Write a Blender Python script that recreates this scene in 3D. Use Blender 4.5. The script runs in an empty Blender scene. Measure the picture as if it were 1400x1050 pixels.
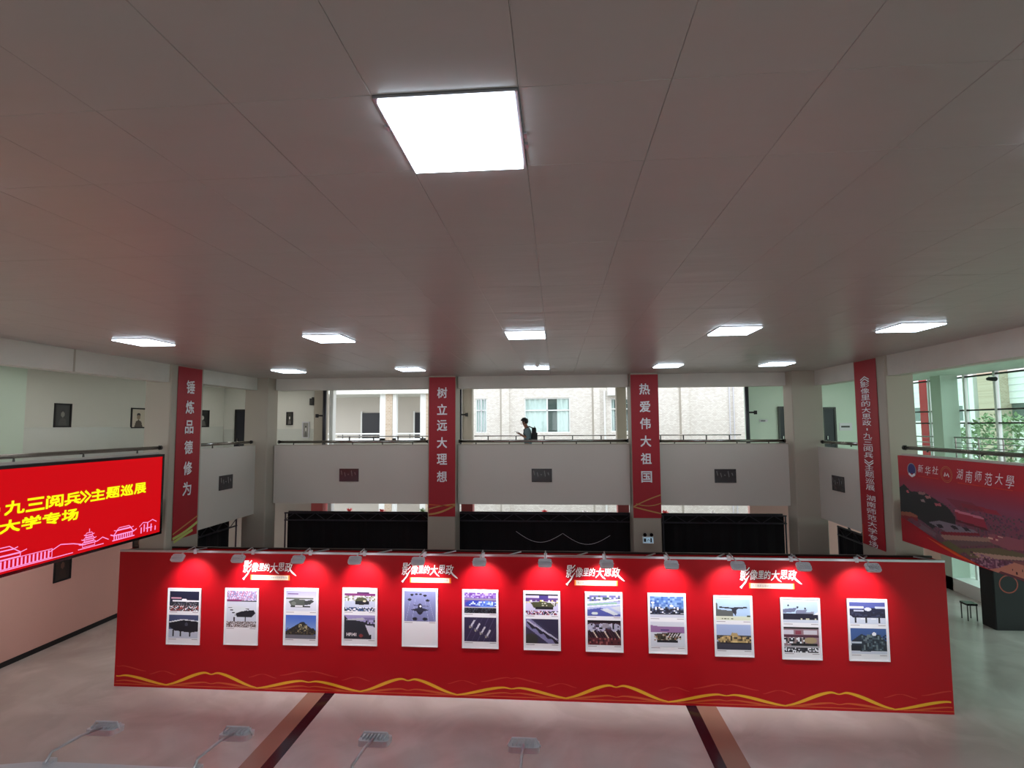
import bpy, bmesh, math, random
import numpy as np
from mathutils import Vector, Matrix
random.seed(7)
RNG = np.random.default_rng(11)
SC = bpy.context.scene
COL = SC.collection
# ------------------------------------------------------------------ camera
PITCH, YAW, ROLL, FPX = math.radians(4.29), math.radians(-4.59), math.radians(-0.35), 747.3
fw = Vector((math.sin(YAW)*math.cos(PITCH), math.cos(YAW)*math.cos(PITCH), math.sin(PITCH)))
r0 = Vector((math.cos(YAW), -math.sin(YAW), 0)); u0 = r0.cross(fw)
rt = r0*math.cos(ROLL)+u0*math.sin(ROLL); up = -r0*math.sin(ROLL)+u0*math.cos(ROLL)
cd = bpy.data.cameras.new('camera'); cam = bpy.data.objects.new('camera', cd); COL.objects.link(cam)
cd.sensor_width = 36.0; cd.lens = FPX/1400*36; cd.clip_end = 300; cd.clip_start = 0.05
mw = Matrix((rt, up, -fw)).transposed().to_4x4(); mw.translation = Vector((0, 0, 5.5))
cam.matrix_world = mw; SC.camera = cam
# ------------------------------------------------------------------ sky, lamps, exposure
SKY, LED, SPOT, SCREEN = 2.4, 9.0, 85.0, 0.72
w = bpy.data.worlds.new('sky'); SC.world = w; w.use_nodes = True
wn = w.node_tree.nodes; wl = w.node_tree.links
bg = wn['Background']; bg.inputs[1].default_value = SKY
tc = wn.new('ShaderNodeTexCoord'); sx = wn.new('ShaderNodeSeparateXYZ'); rp = wn.new('ShaderNodeValToRGB')
wl.new(tc.outputs['Generated'], sx.inputs[0]); wl.new(sx.outputs[2], rp.inputs[0]); wl.new(rp.outputs[0], bg.inputs[0])
rp.color_ramp.elements[0].position = 0.0; rp.color_ramp.elements[0].color = (0.93, 0.96, 1.0, 1)
rp.color_ramp.elements[1].position = 1.0; rp.color_ramp.elements[1].color = (0.88, 0.94, 1.0, 1)
SC.view_settings.view_transform = 'Standard'; SC.view_settings.look = 'None'
SC.view_settings.gamma = 1; SC.view_settings.use_curve_mapping = False
SC.view_settings.exposure = 0.22

# ------------------------------------------------------------------ materials
def lin(c):
    return tuple((x/255/12.92 if x/255 <= 0.04045 else ((x/255+0.055)/1.055)**2.4) for x in c[:3])
MATS = {}
def mat(name, c=(200, 200, 200), rough=0.6, metal=0.0, emit=0, ecol=None, var=0.0, vscale=3.0, bump=0.0, bscale=20.0, spec=0.5, coat=0.0, stretch=None):
    m = bpy.data.materials.new(name); m.use_nodes = True; n = m.node_tree.nodes; l = m.node_tree.links
    b = n['Principled BSDF']; lc = lin(c)
    b.inputs['Base Color'].default_value = (*lc, 1); b.inputs['Roughness'].default_value = rough
    b.inputs['Metallic'].default_value = metal; b.inputs['Specular IOR Level'].default_value = spec
    b.inputs['Coat Weight'].default_value = coat
    if emit:
        b.inputs['Emission Color'].default_value = (*lin(ecol or c), 1); b.inputs['Emission Strength'].default_value = emit
    if var or bump:
        t = n.new('ShaderNodeTexCoord'); mp = n.new('ShaderNodeMapping'); l.new(t.outputs['Object'], mp.inputs[0])
        if stretch: mp.inputs['Scale'].default_value = stretch
    if var:
        ns = n.new('ShaderNodeTexNoise'); ns.inputs['Scale'].default_value = vscale; ns.inputs['Detail'].default_value = 5
        l.new(mp.outputs[0], ns.inputs['Vector'])
        mx = n.new('ShaderNodeMixRGB'); l.new(ns.outputs[0], mx.inputs[0])
        mx.inputs[1].default_value = (*[x*(1-var) for x in lc], 1); mx.inputs[2].default_value = (*[min(1, x*(1+var)) for x in lc], 1)
        l.new(mx.outputs[0], b.inputs['Base Color'])
    if bump:
        n2 = n.new('ShaderNodeTexNoise'); n2.inputs['Scale'].default_value = bscale; n2.inputs['Detail'].default_value = 3
        l.new(mp.outputs[0], n2.inputs['Vector'])
        bp = n.new('ShaderNodeBump'); bp.inputs['Strength'].default_value = bump; bp.inputs['Distance'].default_value = 0.02
        l.new(n2.outputs[0], bp.inputs['Height']); l.new(bp.outputs[0], b.inputs['Normal'])
    MATS[name] = m; return m
M = MATS
mat('wall_paint', (204, 197, 188), 0.55, var=0.04, vscale=0.8, bump=0.05, bscale=6)
mat('wall_white', (214, 214, 206), 0.5, var=0.03, vscale=0.7)
mat('wall_green', (196, 212, 198), 0.5, var=0.03, vscale=0.7)
mat('glazed_tile', (205, 208, 202), 0.12, var=0.03, vscale=2)
mat('column_paint', (172, 163, 149), 0.55, var=0.05, vscale=0.7)
mat('plaster_stained', (208, 205, 196), 0.7, var=0.10, vscale=2.2, bump=0.2, bscale=9)
mat('ceiling_metal', (182, 176, 172), 0.34, metal=0.0, spec=0.6, var=0.03, vscale=1.0, bump=0.12, bscale=1.3, stretch=(1, 2.5, 1))
mat('ceiling_dark', (60, 58, 56), 0.9)
mat('red_print', (178, 8, 23), 0.42, spec=0.28, var=0.02, vscale=0.5)
mat('red_cloth', (162, 12, 33), 0.55, var=0.04, vscale=2, bump=0.08, bscale=3)
mat('gold_print', (236, 176, 40), 0.35)
mat('orange_print', (205, 84, 30), 0.35)
mat('faint_print', (196, 48, 34), 0.35)
mat('banner_gold', (190, 140, 80), 0.5)
mat('banner_green', (190, 200, 110), 0.5)
mat('white_print', (250, 246, 244), 0.4)
mat('letter_white', (236, 232, 236), 0.5)
mat('plate_print', (250, 232, 214), 0.4)
mat('plate_edge', (255, 150, 60), 0.4)
mat('grey_print', (150, 140, 150), 0.5)
mat('shadow_print', (110, 6, 20), 0.4)
mat('aluminium', (190, 190, 195), 0.3, metal=0.9)
mat('steel', (150, 146, 142), 0.18, metal=1.0)
mat('dark_steel', (70, 68, 66), 0.3, metal=0.8)
mat('lamp_grey', (206, 206, 212), 0.45)
mat('white_paint', (232, 234, 232), 0.4)
mat('frame_white', (238, 238, 244), 0.35)
mat('black_cloth', (18, 16, 22), 0.9, bump=0.2, bscale=3)
mat('truss_black', (72, 70, 80), 0.4, metal=0.4)
mat('black_gloss', (20, 19, 22), 0.15)
mat('black_matt', (26, 25, 28), 0.7)
mat('navy_pipe', (30, 28, 42), 0.35)
mat('door_dark', (34, 34, 42), 0.4)
mat('plaque_stone', (58, 56, 58), 0.12, var=0.35, vscale=9)
mat('shade_strip_grey', (176, 170, 160), 0.8)
mat('mark_grey', (120, 118, 118), 0.5)
mat('diffuser', (255, 255, 255), 0.5, emit=LED, ecol=(224, 240, 255))
mat('added_gallery_diffuser', (255, 255, 255), 0.5, emit=19, ecol=(255, 250, 244))
mat('lens', (255, 255, 255), 0.5, emit=6, ecol=(245, 245, 255))
mat('screen_red', (4, 1, 1), 0.6, spec=0.1, emit=SCREEN, ecol=(222, 8, 20))
mat('screen_yellow', (10, 10, 2), 0.4, emit=1.0, ecol=(238, 242, 0))
mat('screen_pink', (10, 2, 6), 0.4, emit=0.95, ecol=(250, 150, 215))
mat('floor_stripe_black', (26, 22, 34), 0.2)
mat('floor_stripe_brown', (158, 122, 106), 0.25, var=0.1, vscale=1.5)
mat('pink_clad', (196, 92, 92), 0.5)
mat('pink_wall', (232, 182, 172), 0.6)
mat('tree_leaf', (130, 152, 112), 0.6, var=0.3, vscale=6)
mat('trunk', (84, 68, 52), 0.8, var=0.2)
mat('brick_ext', (198, 158, 120), 0.8)
mat('asphalt', (168, 168, 164), 0.85, var=0.05)
mat('curtain', (232, 240, 240), 0.7, var=0.05, vscale=8)
mat('window_dark', (96, 106, 104), 0.1)
mat('picture_mat', (214, 205, 190), 0.6)
mat('skin', (150, 108, 88), 0.55)
mat('hair', (20, 17, 18), 0.6)
mat('shirt', (112, 134, 140), 0.8, bump=0.2, bscale=30)
mat('trousers', (140, 144, 158), 0.85, bump=0.15, bscale=30)
mat('pot_white', (226, 222, 216), 0.5)
mat('petal_red', (196, 30, 34), 0.6)
mat('ring_red', (150, 62, 48), 0.5)
mat('sign_blue', (150, 180, 200), 0.3, emit=0.35, ecol=(170, 200, 220))
mat('logo_blue', (48, 50, 116), 0.5)

cm_ = M['ceiling_metal'].node_tree; gp = cm_.nodes.new('ShaderNodeNewGeometry')
for nd in cm_.nodes:
    if nd.type == 'MAPPING': cm_.links.new(gp.outputs['Position'], nd.inputs[0]); nd.inputs['Scale'].default_value = (.9, 2.6, 1)
    if nd.type == 'BUMP': nd.inputs['Strength'].default_value = .55
# brick-like facade tiles
def mosaic(name, c1, c2, c3, scale, bw=0.5, rh=0.25, ms=0.03):
    m = mat(name, c1, 0.7); n = m.node_tree.nodes; l = m.node_tree.links; b = n['Principled BSDF']
    t = n.new('ShaderNodeTexCoord'); mp = n.new('ShaderNodeMapping'); mp.inputs['Rotation'].default_value = (math.pi/2, 0, 0)
    l.new(t.outputs['Object'], mp.inputs[0]); k = n.new('ShaderNodeTexBrick'); l.new(mp.outputs[0], k.inputs[0])
    k.inputs['Color1'].default_value = (*lin(c1), 1); k.inputs['Color2'].default_value = (*lin(c2), 1); k.inputs['Mortar'].default_value = (*lin(c3), 1)
    k.inputs['Scale'].default_value = scale; k.inputs['Brick Width'].default_value = bw; k.inputs['Row Height'].default_value = rh; k.inputs['Mortar Size'].default_value = ms
    l.new(k.outputs[0], b.inputs['Base Color']); return m
mosaic('facade_tile', (230, 227, 220), (208, 202, 194), (204, 199, 192), 4.0)
mosaic('facade_tile_white', (240, 240, 238), (226, 226, 222), (206, 206, 202), 2.2)
mosaic('brick_far', (196, 178, 158), (178, 156, 134), (200, 190, 176), 3.0)

# polished stone floor
m = mat('floor_stone', (150, 140, 130), 0.22); n = m.node_tree.nodes; l = m.node_tree.links; b = n['Principled BSDF']
t = n.new('ShaderNodeTexCoord'); n1 = n.new('ShaderNodeTexNoise'); n1.inputs['Scale'].default_value = 0.35; n1.inputs['Detail'].default_value = 6; n1.inputs['Distortion'].default_value = 1.2
n2 = n.new('ShaderNodeTexNoise'); n2.inputs['Scale'].default_value = .8; n2.inputs['Detail'].default_value = 7; n2.inputs['Distortion'].default_value = 1.2
l.new(t.outputs['Object'], n1.inputs[0]); l.new(t.outputs['Object'], n2.inputs[0])
a1 = n.new('ShaderNodeMixRGB'); a1.inputs[1].default_value = (*lin((178, 169, 165)), 1); a1.inputs[2].default_value = (*lin((224, 217, 214)), 1); l.new(n1.outputs[0], a1.inputs[0])
cr = n.new('ShaderNodeValToRGB'); cr.color_ramp.elements[0].position = 0.42; cr.color_ramp.elements[1].position = 0.62
cr.color_ramp.elements[0].color = (0.87, 0.85, 0.84, 1); cr.color_ramp.elements[1].color = (1, 1, 1, 1); l.new(n2.outputs[0], cr.inputs[0])
a2 = n.new('ShaderNodeMixRGB'); a2.blend_type = 'MULTIPLY'; a2.inputs[0].default_value = 1; l.new(a1.outputs[0], a2.inputs[1]); l.new(cr.outputs[0], a2.inputs[2])
l.new(a2.outputs[0], b.inputs['Base Color'])

# thin tinted glass sheet
m = bpy.data.materials.new('green_glass'); m.use_nodes = True; n = m.node_tree.nodes; l = m.node_tree.links; n.clear(); M['green_glass'] = m
o = n.new('ShaderNodeOutputMaterial'); tr = n.new('ShaderNodeBsdfTransparent'); tr.inputs[0].default_value = (0.80, 0.94, 0.87, 1)
gl = n.new('ShaderNodeBsdfGlossy'); gl.inputs['Roughness'].default_value = 0.03; lw = n.new('ShaderNodeLayerWeight'); lw.inputs[0].default_value = .5; pw = n.new('ShaderNodeMath'); pw.operation = 'POWER'; pw.inputs[1].default_value = 5; l.new(lw.outputs['Facing'], pw.inputs[0]); fr = n.new('ShaderNodeMath'); fr.operation = 'MULTIPLY_ADD'; fr.inputs[1].default_value = .9; fr.inputs[2].default_value = .035; l.new(pw.outputs[0], fr.inputs[0])
mx = n.new('ShaderNodeMixShader'); l.new(fr.outputs[0], mx.inputs[0]); l.new(tr.outputs[0], mx.inputs[1]); l.new(gl.outputs[0], mx.inputs[2]); l.new(mx.outputs[0], o.inputs[0])

# flat print / screen graphics: colour of the print stored per face
def print_mat(name, rough=0.35):
    m = bpy.data.materials.new(name); m.use_nodes = True; n = m.node_tree.nodes; l = m.node_tree.links
    a = n.new('ShaderNodeAttribute'); a.attribute_name = 'print'; l.new(a.outputs['Color'], n['Principled BSDF'].inputs['Base Color'])
    n['Principled BSDF'].inputs['Roughness'].default_value = rough; M[name] = m
mc = M['green_glass'].copy(); mc.name = 'clear_glass'; M['clear_glass'] = mc
for nd in mc.node_tree.nodes:
    if nd.type == 'BSDF_TRANSPARENT': nd.inputs[0].default_value = (.93, .97, .96, 1)
print_mat('photo_print', 0.3); print_mat('vinyl_print', 0.5)

# ------------------------------------------------------------------ mesh helpers
class MB:
    def __init__(s): s.v = []; s.f = []
    def add(s, vs, fs):
        k = len(s.v); s.v += [tuple(x) for x in vs]; s.f += [tuple(i+k for i in q) for q in fs]; return s
    def box(s, x0, x1, y0, y1, z0, z1, c=0.0):
        if x1 < x0: x0, x1 = x1, x0
        if y1 < y0: y0, y1 = y1, y0
        if z1 < z0: z0, z1 = z1, z0
        if c <= 0:
            vs = [(x, y, z) for z in (z0, z1) for (x, y) in ((x0, y0), (x1, y0), (x1, y1), (x0, y1))]
            return s.add(vs, [(3, 2, 1, 0), (4, 5, 6, 7), (0, 1, 5, 4), (1, 2, 6, 5), (2, 3, 7, 6), (3, 0, 4, 7)])
        # chamfered vertical edges
        c = min(c, (x1-x0)/3, (y1-y0)/3)
        P = [(x0+c, y0), (x1-c, y0), (x1, y0+c), (x1, y1-c), (x1-c, y1), (x0+c, y1), (x0, y1-c), (x0, y0+c)]
        return s.prism(P, z0, z1)
    def prism(s, P, z0, z1):
        n_ = len(P); vs = [(x, y, z0) for x, y in P]+[(x, y, z1) for x, y in P]
        fs = [tuple(reversed(range(n_))), tuple(range(n_, 2*n_))]+[(i, (i+1) % n_, n_+(i+1) % n_, n_+i) for i in range(n_)]
        return s.add(vs, fs)
    def tube(s, pts, r, k=8, cap=True):
        pts = [Vector(p) for p in pts]; rs = r if isinstance(r, (list, tuple)) else [r]*len(pts); base = len(s.v); ring = []
        for i, p in enumerate(pts):
            d = (pts[min(i+1, len(pts)-1)]-pts[max(i-1, 0)]).normalized()
            a = d.cross(Vector((0, 0, 1)) if abs(d.z) < 0.9 else Vector((1, 0, 0))).normalized(); b_ = d.cross(a)
            ring.append([p+(a*math.cos(t_)+b_*math.sin(t_))*rs[i] for t_ in [2*math.pi*j/k for j in range(k)]])
        for q in ring: s.v += [tuple(x) for x in q]
        for i in range(len(pts)-1):
            for j in range(k):
                a = base+i*k+j; b_ = base+i*k+(j+1) % k; s.f.append((a, b_, b_+k, a+k))
        if cap:
            s.f.append(tuple(base+j for j in reversed(range(k)))); s.f.append(tuple(base+(len(pts)-1)*k+j for j in range(k)))
        return s
    def lathe(s, prof, c=(0, 0, 0), k=16):
        base = len(s.v)
        for (r, z) in prof:
            for j in range(k):
                t_ = 2*math.pi*j/k; s.v.append((c[0]+r*math.cos(t_), c[1]+r*math.sin(t_), c[2]+z))
        for i in range(len(prof)-1):
            for j in range(k):
                a = base+i*k+j; b_ = base+i*k+(j+1) % k; s.f.append((a, b_, b_+k, a+k))
        s.f.append(tuple(base+j for j in reversed(range(k)))); s.f.append(tuple(base+(len(prof)-1)*k+j for j in range(k)))
        return s
    def mesh(s, name):
        me = bpy.data.meshes.new(name); me.from_pydata(s.v, [], s.f); me.validate(); me.update(); return me
def obj(name, mb, m, parent=None, smooth=False):
    """links a mesh object; coordinates are world ones, moved into the parent's frame"""
    me = mb.mesh(name) if isinstance(mb, MB) else mb
    o = bpy.data.objects.new(name, me); COL.objects.link(o)
    if m: me.materials.clear(); me.materials.append(M[m] if isinstance(m, str) else m)
    if smooth: me.polygons.foreach_set('use_smooth', [True]*len(me.polygons))
    if parent:
        inv = wmat(parent).inverted(); me.transform(inv); o.parent = parent
    else:
        bb = [Vector(c) for c in o.bound_box]; c = (bb[0]+bb[6])/2; base = Vector((c.x, c.y, min(b_.z for b_ in bb)))
        me.transform(Matrix.Translation(-base)); o.location = base
    return o
def wmat(o):
    m_ = Matrix.LocRotScale(o.location, o.rotation_euler, o.scale)
    return wmat(o.parent) @ m_ if o.parent else m_
def tag(o, label=None, cat=None, group=None, kind=None):
    if label: o['label'] = label
    if cat: o['category'] = cat
    if group: o['group'] = group
    if kind: o['kind'] = kind
    return o
def thing(name, label, cat, loc, group=None):
    o = bpy.data.objects.new(name, None); COL.objects.link(o); o.location = loc; o.empty_display_size = 0.1
    return tag(o, label, cat, group)
def struct(name, mb, m, label, parent=None):
    o = obj(name, mb, m, parent); tag(o, label if not parent else None, None, None, None if parent else 'structure')
    if not parent: o['category'] = 'structure'
    return o
def dup(o, parent=None, delta=None):
    c = o.copy(); COL.objects.link(c)
    if parent: c.parent = parent
    if delta: c.location = o.location+Vector(delta)
    for ch in list(o.children): dup(ch, c)
    return c
B = lambda *a, **k: MB().box(*a, **k)

_fc = {}
def glyphs(body, size, bold=0.0, shear=0.0):
    """outline mesh data of some text, centred on its own box, in (x, y)"""
    key = (body, round(size, 3), round(bold, 4), shear)
    if key in _fc: return _fc[key]
    cu = bpy.data.curves.new('lettering', 'FONT'); cu.body = body; cu.size = size; cu.shear = shear
    cu.resolution_u = 2; cu.fill_mode = 'FRONT'; cu.align_x = 'LEFT'
    ob = bpy.data.objects.new('lettering', cu); COL.objects.link(ob); dg = bpy.context.evaluated_depsgraph_get()
    me = bpy.data.meshes.new_from_object(ob.evaluated_get(dg)); bpy.data.objects.remove(ob)
    v = np.array([x.co[:2] for x in me.vertices]) if len(me.vertices) else np.zeros((1, 2)); f = [tuple(p.vertices) for p in me.polygons]
    bpy.data.meshes.remove(me); lo, hi = v.min(0), v.max(0); v = v-(lo+hi)/2
    _fc[key] = (v, f, hi-lo); return _fc[key]
def text_mb(mb, body, size, O, X, Y, fit=None, fith=None, bold=0.0, shear=0.0):
    v, f, d = glyphs(body, size, bold, shear); sx_ = fit/d[0] if fit else 1; sy_ = fith/d[1] if fith else (sx_ if fit else 1)
    O, X, Y = Vector(O), Vector(X), Vector(Y)
    N_ = X.cross(Y)
    for q, (du, dv) in enumerate(((0, 0),) if not bold else ((-bold, -bold), (bold, -bold), (-bold, bold), (bold, bold), (0, 0))):
        mb.add([O+X*(a*sx_+du)+Y*(b_*sy_+dv)+N_*(.0001*q) for a, b_ in v], f)
    return mb
def flat(mb, O, X, Y, poly):
    O, X, Y = Vector(O), Vector(X), Vector(Y)
    mb.add([O+X*a+Y*b_ for a, b_ in poly], [tuple(range(len(poly)))]); return mb
def ribbon(mb, O, X, Y, pts, wd):
    """flat stroke of varying width along pts"""
    O, X, Y = Vector(O), Vector(X), Vector(Y); n_ = len(pts); L = []; base = len(mb.v)
    for i, (a, b_) in enumerate(pts):
        p, q = pts[max(i-1, 0)], pts[min(i+1, n_-1)]; dx, dy = q[0]-p[0], q[1]-p[1]; d = math.hypot(dx, dy) or 1
        w_ = (wd[i] if isinstance(wd, list) else wd)/2; nx, ny = -dy/d*w_, dx/d*w_
        L += [O+X*(a+nx)+Y*(b_+ny), O+X*(a-nx)+Y*(b_-ny)]
    mb.v += [tuple(x) for x in L]; mb.f += [(base+2*i, base+2*i+1, base+2*i+3, base+2*i+2) for i in range(n_-1)]; return mb

class Art:
    """small raster of a flat print, painted in unit coordinates (x right, y down)"""
    def __init__(s, w_, h_, bg_=(255, 255, 255)):
        s.w, s.h = w_, h_; s.a = np.zeros((h_, w_, 3)); s.a[:] = bg_
        s.X, s.Y = np.meshgrid((np.arange(w_)+.5)/w_, (np.arange(h_)+.5)/h_)
    def put(s, m_, c, al=1.0):
        s.a[m_] = s.a[m_]*(1-al)+np.array(c, float)*al; return s
    def R(s, x0, y0, x1, y1, c, al=1.0): return s.put((s.X >= x0) & (s.X <= x1) & (s.Y >= y0) & (s.Y <= y1), c, al)
    def E(s, x, y, rx, ry, c, al=1.0): return s.put(((s.X-x)/rx)**2+((s.Y-y)/ry)**2 < 1, c, al)
    def P(s, pts, c, al=1.0):
        m_ = np.zeros(s.X.shape, bool); n_ = len(pts)
        for i in range(n_):
            (x0, y0), (x1, y1) = pts[i], pts[(i+1) % n_]
            if y0 == y1: continue
            k = ((s.Y >= min(y0, y1)) & (s.Y < max(y0, y1))) & (s.X < x0+(s.Y-y0)*(x1-x0)/(y1-y0)); m_ ^= k
        return s.put(m_, c, al)
    def G(s, y0, y1, c0, c1, x0=0, x1=1):
        m_ = (s.Y >= y0) & (s.Y <= y1) & (s.X >= x0) & (s.X <= x1); t_ = ((s.Y-y0)/(y1-y0))[m_][:, None]
        s.a[m_] = np.array(c0)*(1-t_)+np.array(c1)*t_; return s
    def N(s, x0, y0, x1, y1, cs, dens=1.0, px=1):
        h_, w_ = (s.h+px-1)//px, (s.w+px-1)//px; pick = np.kron(RNG.integers(0, len(cs), (h_, w_)), np.ones((px, px), int))[:s.h, :s.w]
        on = np.kron(RNG.random((h_, w_)) < dens, np.ones((px, px), bool))[:s.h, :s.w]
        m_ = (s.X >= x0) & (s.X <= x1) & (s.Y >= y0) & (s.Y <= y1) & on; s.a[m_] = np.array(cs, float)[pick[m_]]; return s
    def L(s, x0, y0, x1, y1, t_, c):
        dx, dy = x1-x0, y1-y0; d = math.hypot(dx, dy) or 1; px, py = -dy/d*t_/2, dx/d*t_/2
        return s.P([(x0+px, y0+py), (x1+px, y1+py), (x1-px, y1-py), (x0-px, y0-py)], c)
    def mesh(s, name, O, X, Y, W, H):
        """grid sheet of W x H, top-left corner at O, X to the right, Y downwards"""
        O, X, Y = np.array(O), np.array(X), np.array(Y); gx = np.linspace(0, W, s.w+1); gy = np.linspace(0, H, s.h+1)
        v = O+gx[None, :, None]*X+gy[:, None, None]*Y; v = v.reshape(-1, 3); i = (np.arange(s.h)[:, None]*(s.w+1)+np.arange(s.w)[None, :]).ravel()
        f = np.stack([i, i+s.w+1, i+s.w+2, i+1], 1); me = bpy.data.meshes.new(name); me.from_pydata(v.tolist(), [], f.tolist())
        c = s.a.reshape(-1, 3)/255; c = np.where(c <= 0.04045, c/12.92, ((c+0.055)/1.055)**2.4); c = np.concatenate([c, np.ones((len(c), 1))], 1)
        at = me.color_attributes.new('print', 'FLOAT_COLOR', 'CORNER'); at.data.foreach_set('color', np.repeat(c, 4, 0).ravel().astype(np.float32)); return me

XL, XR, YB, ZC = -8.59, 6.87, 15.48, 6.90          # hall edges and ceiling height
GF, SB, PT = 3.95, 3.28, 4.94                      # gallery floor, slab underside, parapet top
# ------------------------------------------------------------------ floor, slabs, ceilings
struct('floor', B(-13.2, 14.2, -6, 21.0, -0.3, 0), 'floor_stone', 'polished mottled stone floor of the hall')
fl = bpy.data.objects['floor']
def inlay(name, x0, x1, m_): obj(name, B(x0, x1, -5, 15.0, 0.0, 0.004), m_, fl)
inlay('dark_floor_stripe', -4.83, -4.62, 'floor_stripe_black'); inlay('brown_floor_stripe', -5.19, -4.83, 'floor_stripe_brown')
inlay('dark_floor_stripe', 2.46, 2.66, 'floor_stripe_black'); inlay('brown_floor_stripe', 2.66, 3.04, 'floor_stripe_brown')
struct('gallery_floor_left', B(-12.8, XL-0.16, -5, 20.2, SB, GF), 'plaster_stained', 'floor slab of the left gallery').name = 'floor_gallery_left'
struct('floor_gallery_right', B(XR+0.16, 13.5, -5, 20.2, SB, GF), 'plaster_stained', 'floor slab of the right gallery')
struct('floor_gallery_back', B(XL-0.16, XR+0.16, YB+0.16, 20.2, SB, GF), 'plaster_stained', 'floor slab of the back gallery')
struct('floor_gallery_front', B(XL-0.16, XR+0.16, -5, 0.25, SB, GF), 'plaster_stained', 'floor slab of the gallery the camera stands on')
ceil = struct('ceiling', B(XL-0.3, XR+0.3, -5, YB+0.3, ZC+0.03, 7.25), 'ceiling_dark', 'grey suspended metal ceiling of the hall')
struct('ceiling_gallery_left', B(-13.1, XL-0.3, -5, 20.4, 6.98, 7.25), 'wall_white', 'ceiling above the left gallery')
struct('ceiling_gallery_right', B(XR+0.3, 13.7, -5, 22.5, 7.08, 7.35), 'wall_green', 'ceiling above the right gallery')
struct('ceiling_gallery_back', B(XL-0.3, XR+0.3, YB+0.3, 20.4, 6.98, 7.25), 'wall_white', 'ceiling above the back gallery')
struct('roof', B(-13.3, 11.4, -5.3, 20.5, 7.36, 7.6).box(11.4, 14.0, -5.3, 22.7, 7.36, 7.6), 'plaster_stained', 'flat roof slab over the hall').name = 'ceiling_roof_slab'
# ceiling panels: 0.626 m strips, seam lattice carried by the lamp rows
CX, CX0 = 0.626, -0.766
rows = [1.48, 2.17, 2.86] + [2.86+1.2925*i for i in (1, 2, 3, 4)] + [8.72] + [8.72+1.393*i for i in (1, 2, 3)] + [13.59, 14.55, 15.48]
lampcell = {(k, j) for k in (-10, -5, 0, 5, 9) for j in (1, 6, 10)}
panel_me = {}; far = MB(); cnt = 0
for j in range(len(rows)-1):
    y0, y1 = rows[j], rows[j+1]
    for k in range(-13, 13):
        x0, x1 = max(CX0+k*CX, XL), min(CX0+(k+1)*CX, XR)
        if x1-x0 < 0.05 or (k, j) in lampcell: continue
        z = ZC+random.uniform(-0.0005, 0.0005)
        if j >= 11: far.box(x0+.003, x1-.003, y0+.003, y1-.003, ZC, ZC+.02); continue
        key = (round(x1-x0, 3), round(y1-y0, 3))
        if key not in panel_me:
            a, b_ = key[0]/2-.0006, key[1]/2-.0006; mb = MB(); c_ = .0022
            mb.add([(-a, -b_, .02), (a, -b_, .02), (a, b_, .02), (-a, b_, .02), (-a, -b_, c_), (a, -b_, c_), (a, b_, c_), (-a, b_, c_), (-a+c_, -b_+c_, 0), (a-c_, -b_+c_, 0), (a-c_, b_-c_, 0), (-a+c_, b_-c_, 0)],
                   [(0, 1, 2, 3)]+[(i, i+4, (i+1) % 4+4, (i+1) % 4) for i in range(4)]+[(i+4, i+8, (i+1) % 4+8, (i+1) % 4+4) for i in range(4)]+[(11, 10, 9, 8)])
            panel_me[key] = mb.mesh('ceiling_panel'); panel_me[key].materials.append(M['ceiling_metal'])
        o = bpy.data.objects.new('ceiling_panel', panel_me[key]); COL.objects.link(o); o.parent = ceil
        o.location = Vector(((x0+x1)/2, (y0+y1)/2, z))-ceil.location; cnt += 1
        o.rotation_euler = (random.uniform(-.0006, .0006), random.uniform(-.0006, .0006), 0)
o = obj('ceiling_panels_far', far, 'ceiling_metal', ceil); o['kind'] = 'stuff'
obj('ceiling_panels_overhead', B(XL, XR, -5, 1.477, ZC, ZC+.02), 'ceiling_metal', ceil)
# LED panels
names_row = ['nearest', 'middle', 'farthest']
coln = {-10: 'far left', -5: 'left of centre', 0: 'central', 5: 'right of centre', 9: 'far right'}
lp = None
for j in (1, 6, 10):
    for k in (-10, -5, 0, 5, 9):
        cx, cy = CX0+(k+.5)*CX, (rows[j]+rows[j+1])/2; hx, hy = CX/2-.004, (rows[j+1]-rows[j])/2-.004
        rn = {1: 'nearest row overhead', 6: 'middle row', 10: 'farthest row'}[j]
        lab = f'square LED ceiling light, {coln[k]} in the {rn}'
        if j == 1 and k == 0: lab = 'big glaring square LED ceiling light close to the viewer'
        t_ = thing('ceiling_light', lab, 'ceiling light', (cx, cy, ZC), 'LED ceiling lights')
        if lp is None or abs(lp[1]-hy) > .001:
            fr_ = MB(); w_ = .016; z0, z1 = -.012, .02
            fr_.box(-hx, hx, -hy, -hy+w_, z0, z1).box(-hx, hx, hy-w_, hy, z0, z1).box(-hx, -hx+w_, -hy+w_, hy-w_, z0, z1).box(hx-w_, hx, -hy+w_, hy-w_, z0, z1)
            fm = fr_.mesh('frame'); fm.materials.append(M['aluminium'])
            dm = B(-hx+w_, hx-w_, -hy+w_, hy-w_, -.026, .01).mesh('diffuser'); dm.materials.append(M['diffuser']); lp = (fm, hy, dm)
        for nm, me in (('frame', lp[0]), ('diffuser', lp[2])):
            o = bpy.data.objects.new(nm, me); COL.objects.link(o); o.parent = t_
        if j == 1 and k == 0:
            for (cxx, cyy) in ((-hx-.012, -.1), (hx+.012, .02), (hx+.012, .12)): obj('clip', B(cx+cxx-.008, cx+cxx+.008, cy+cyy-.02, cy+cyy+.02, ZC-.012, ZC), 'aluminium', t_)
det = thing('smoke_detector', 'small white detector hanging by the farthest central ceiling light', 'detector', (-.42, 12.62, ZC))
obj('body', MB().lathe([(.02, -.07), (.035, -.05), (.045, -.02), (.05, 0)], (-.42, 12.62, ZC)), 'white_paint', det)

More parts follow.
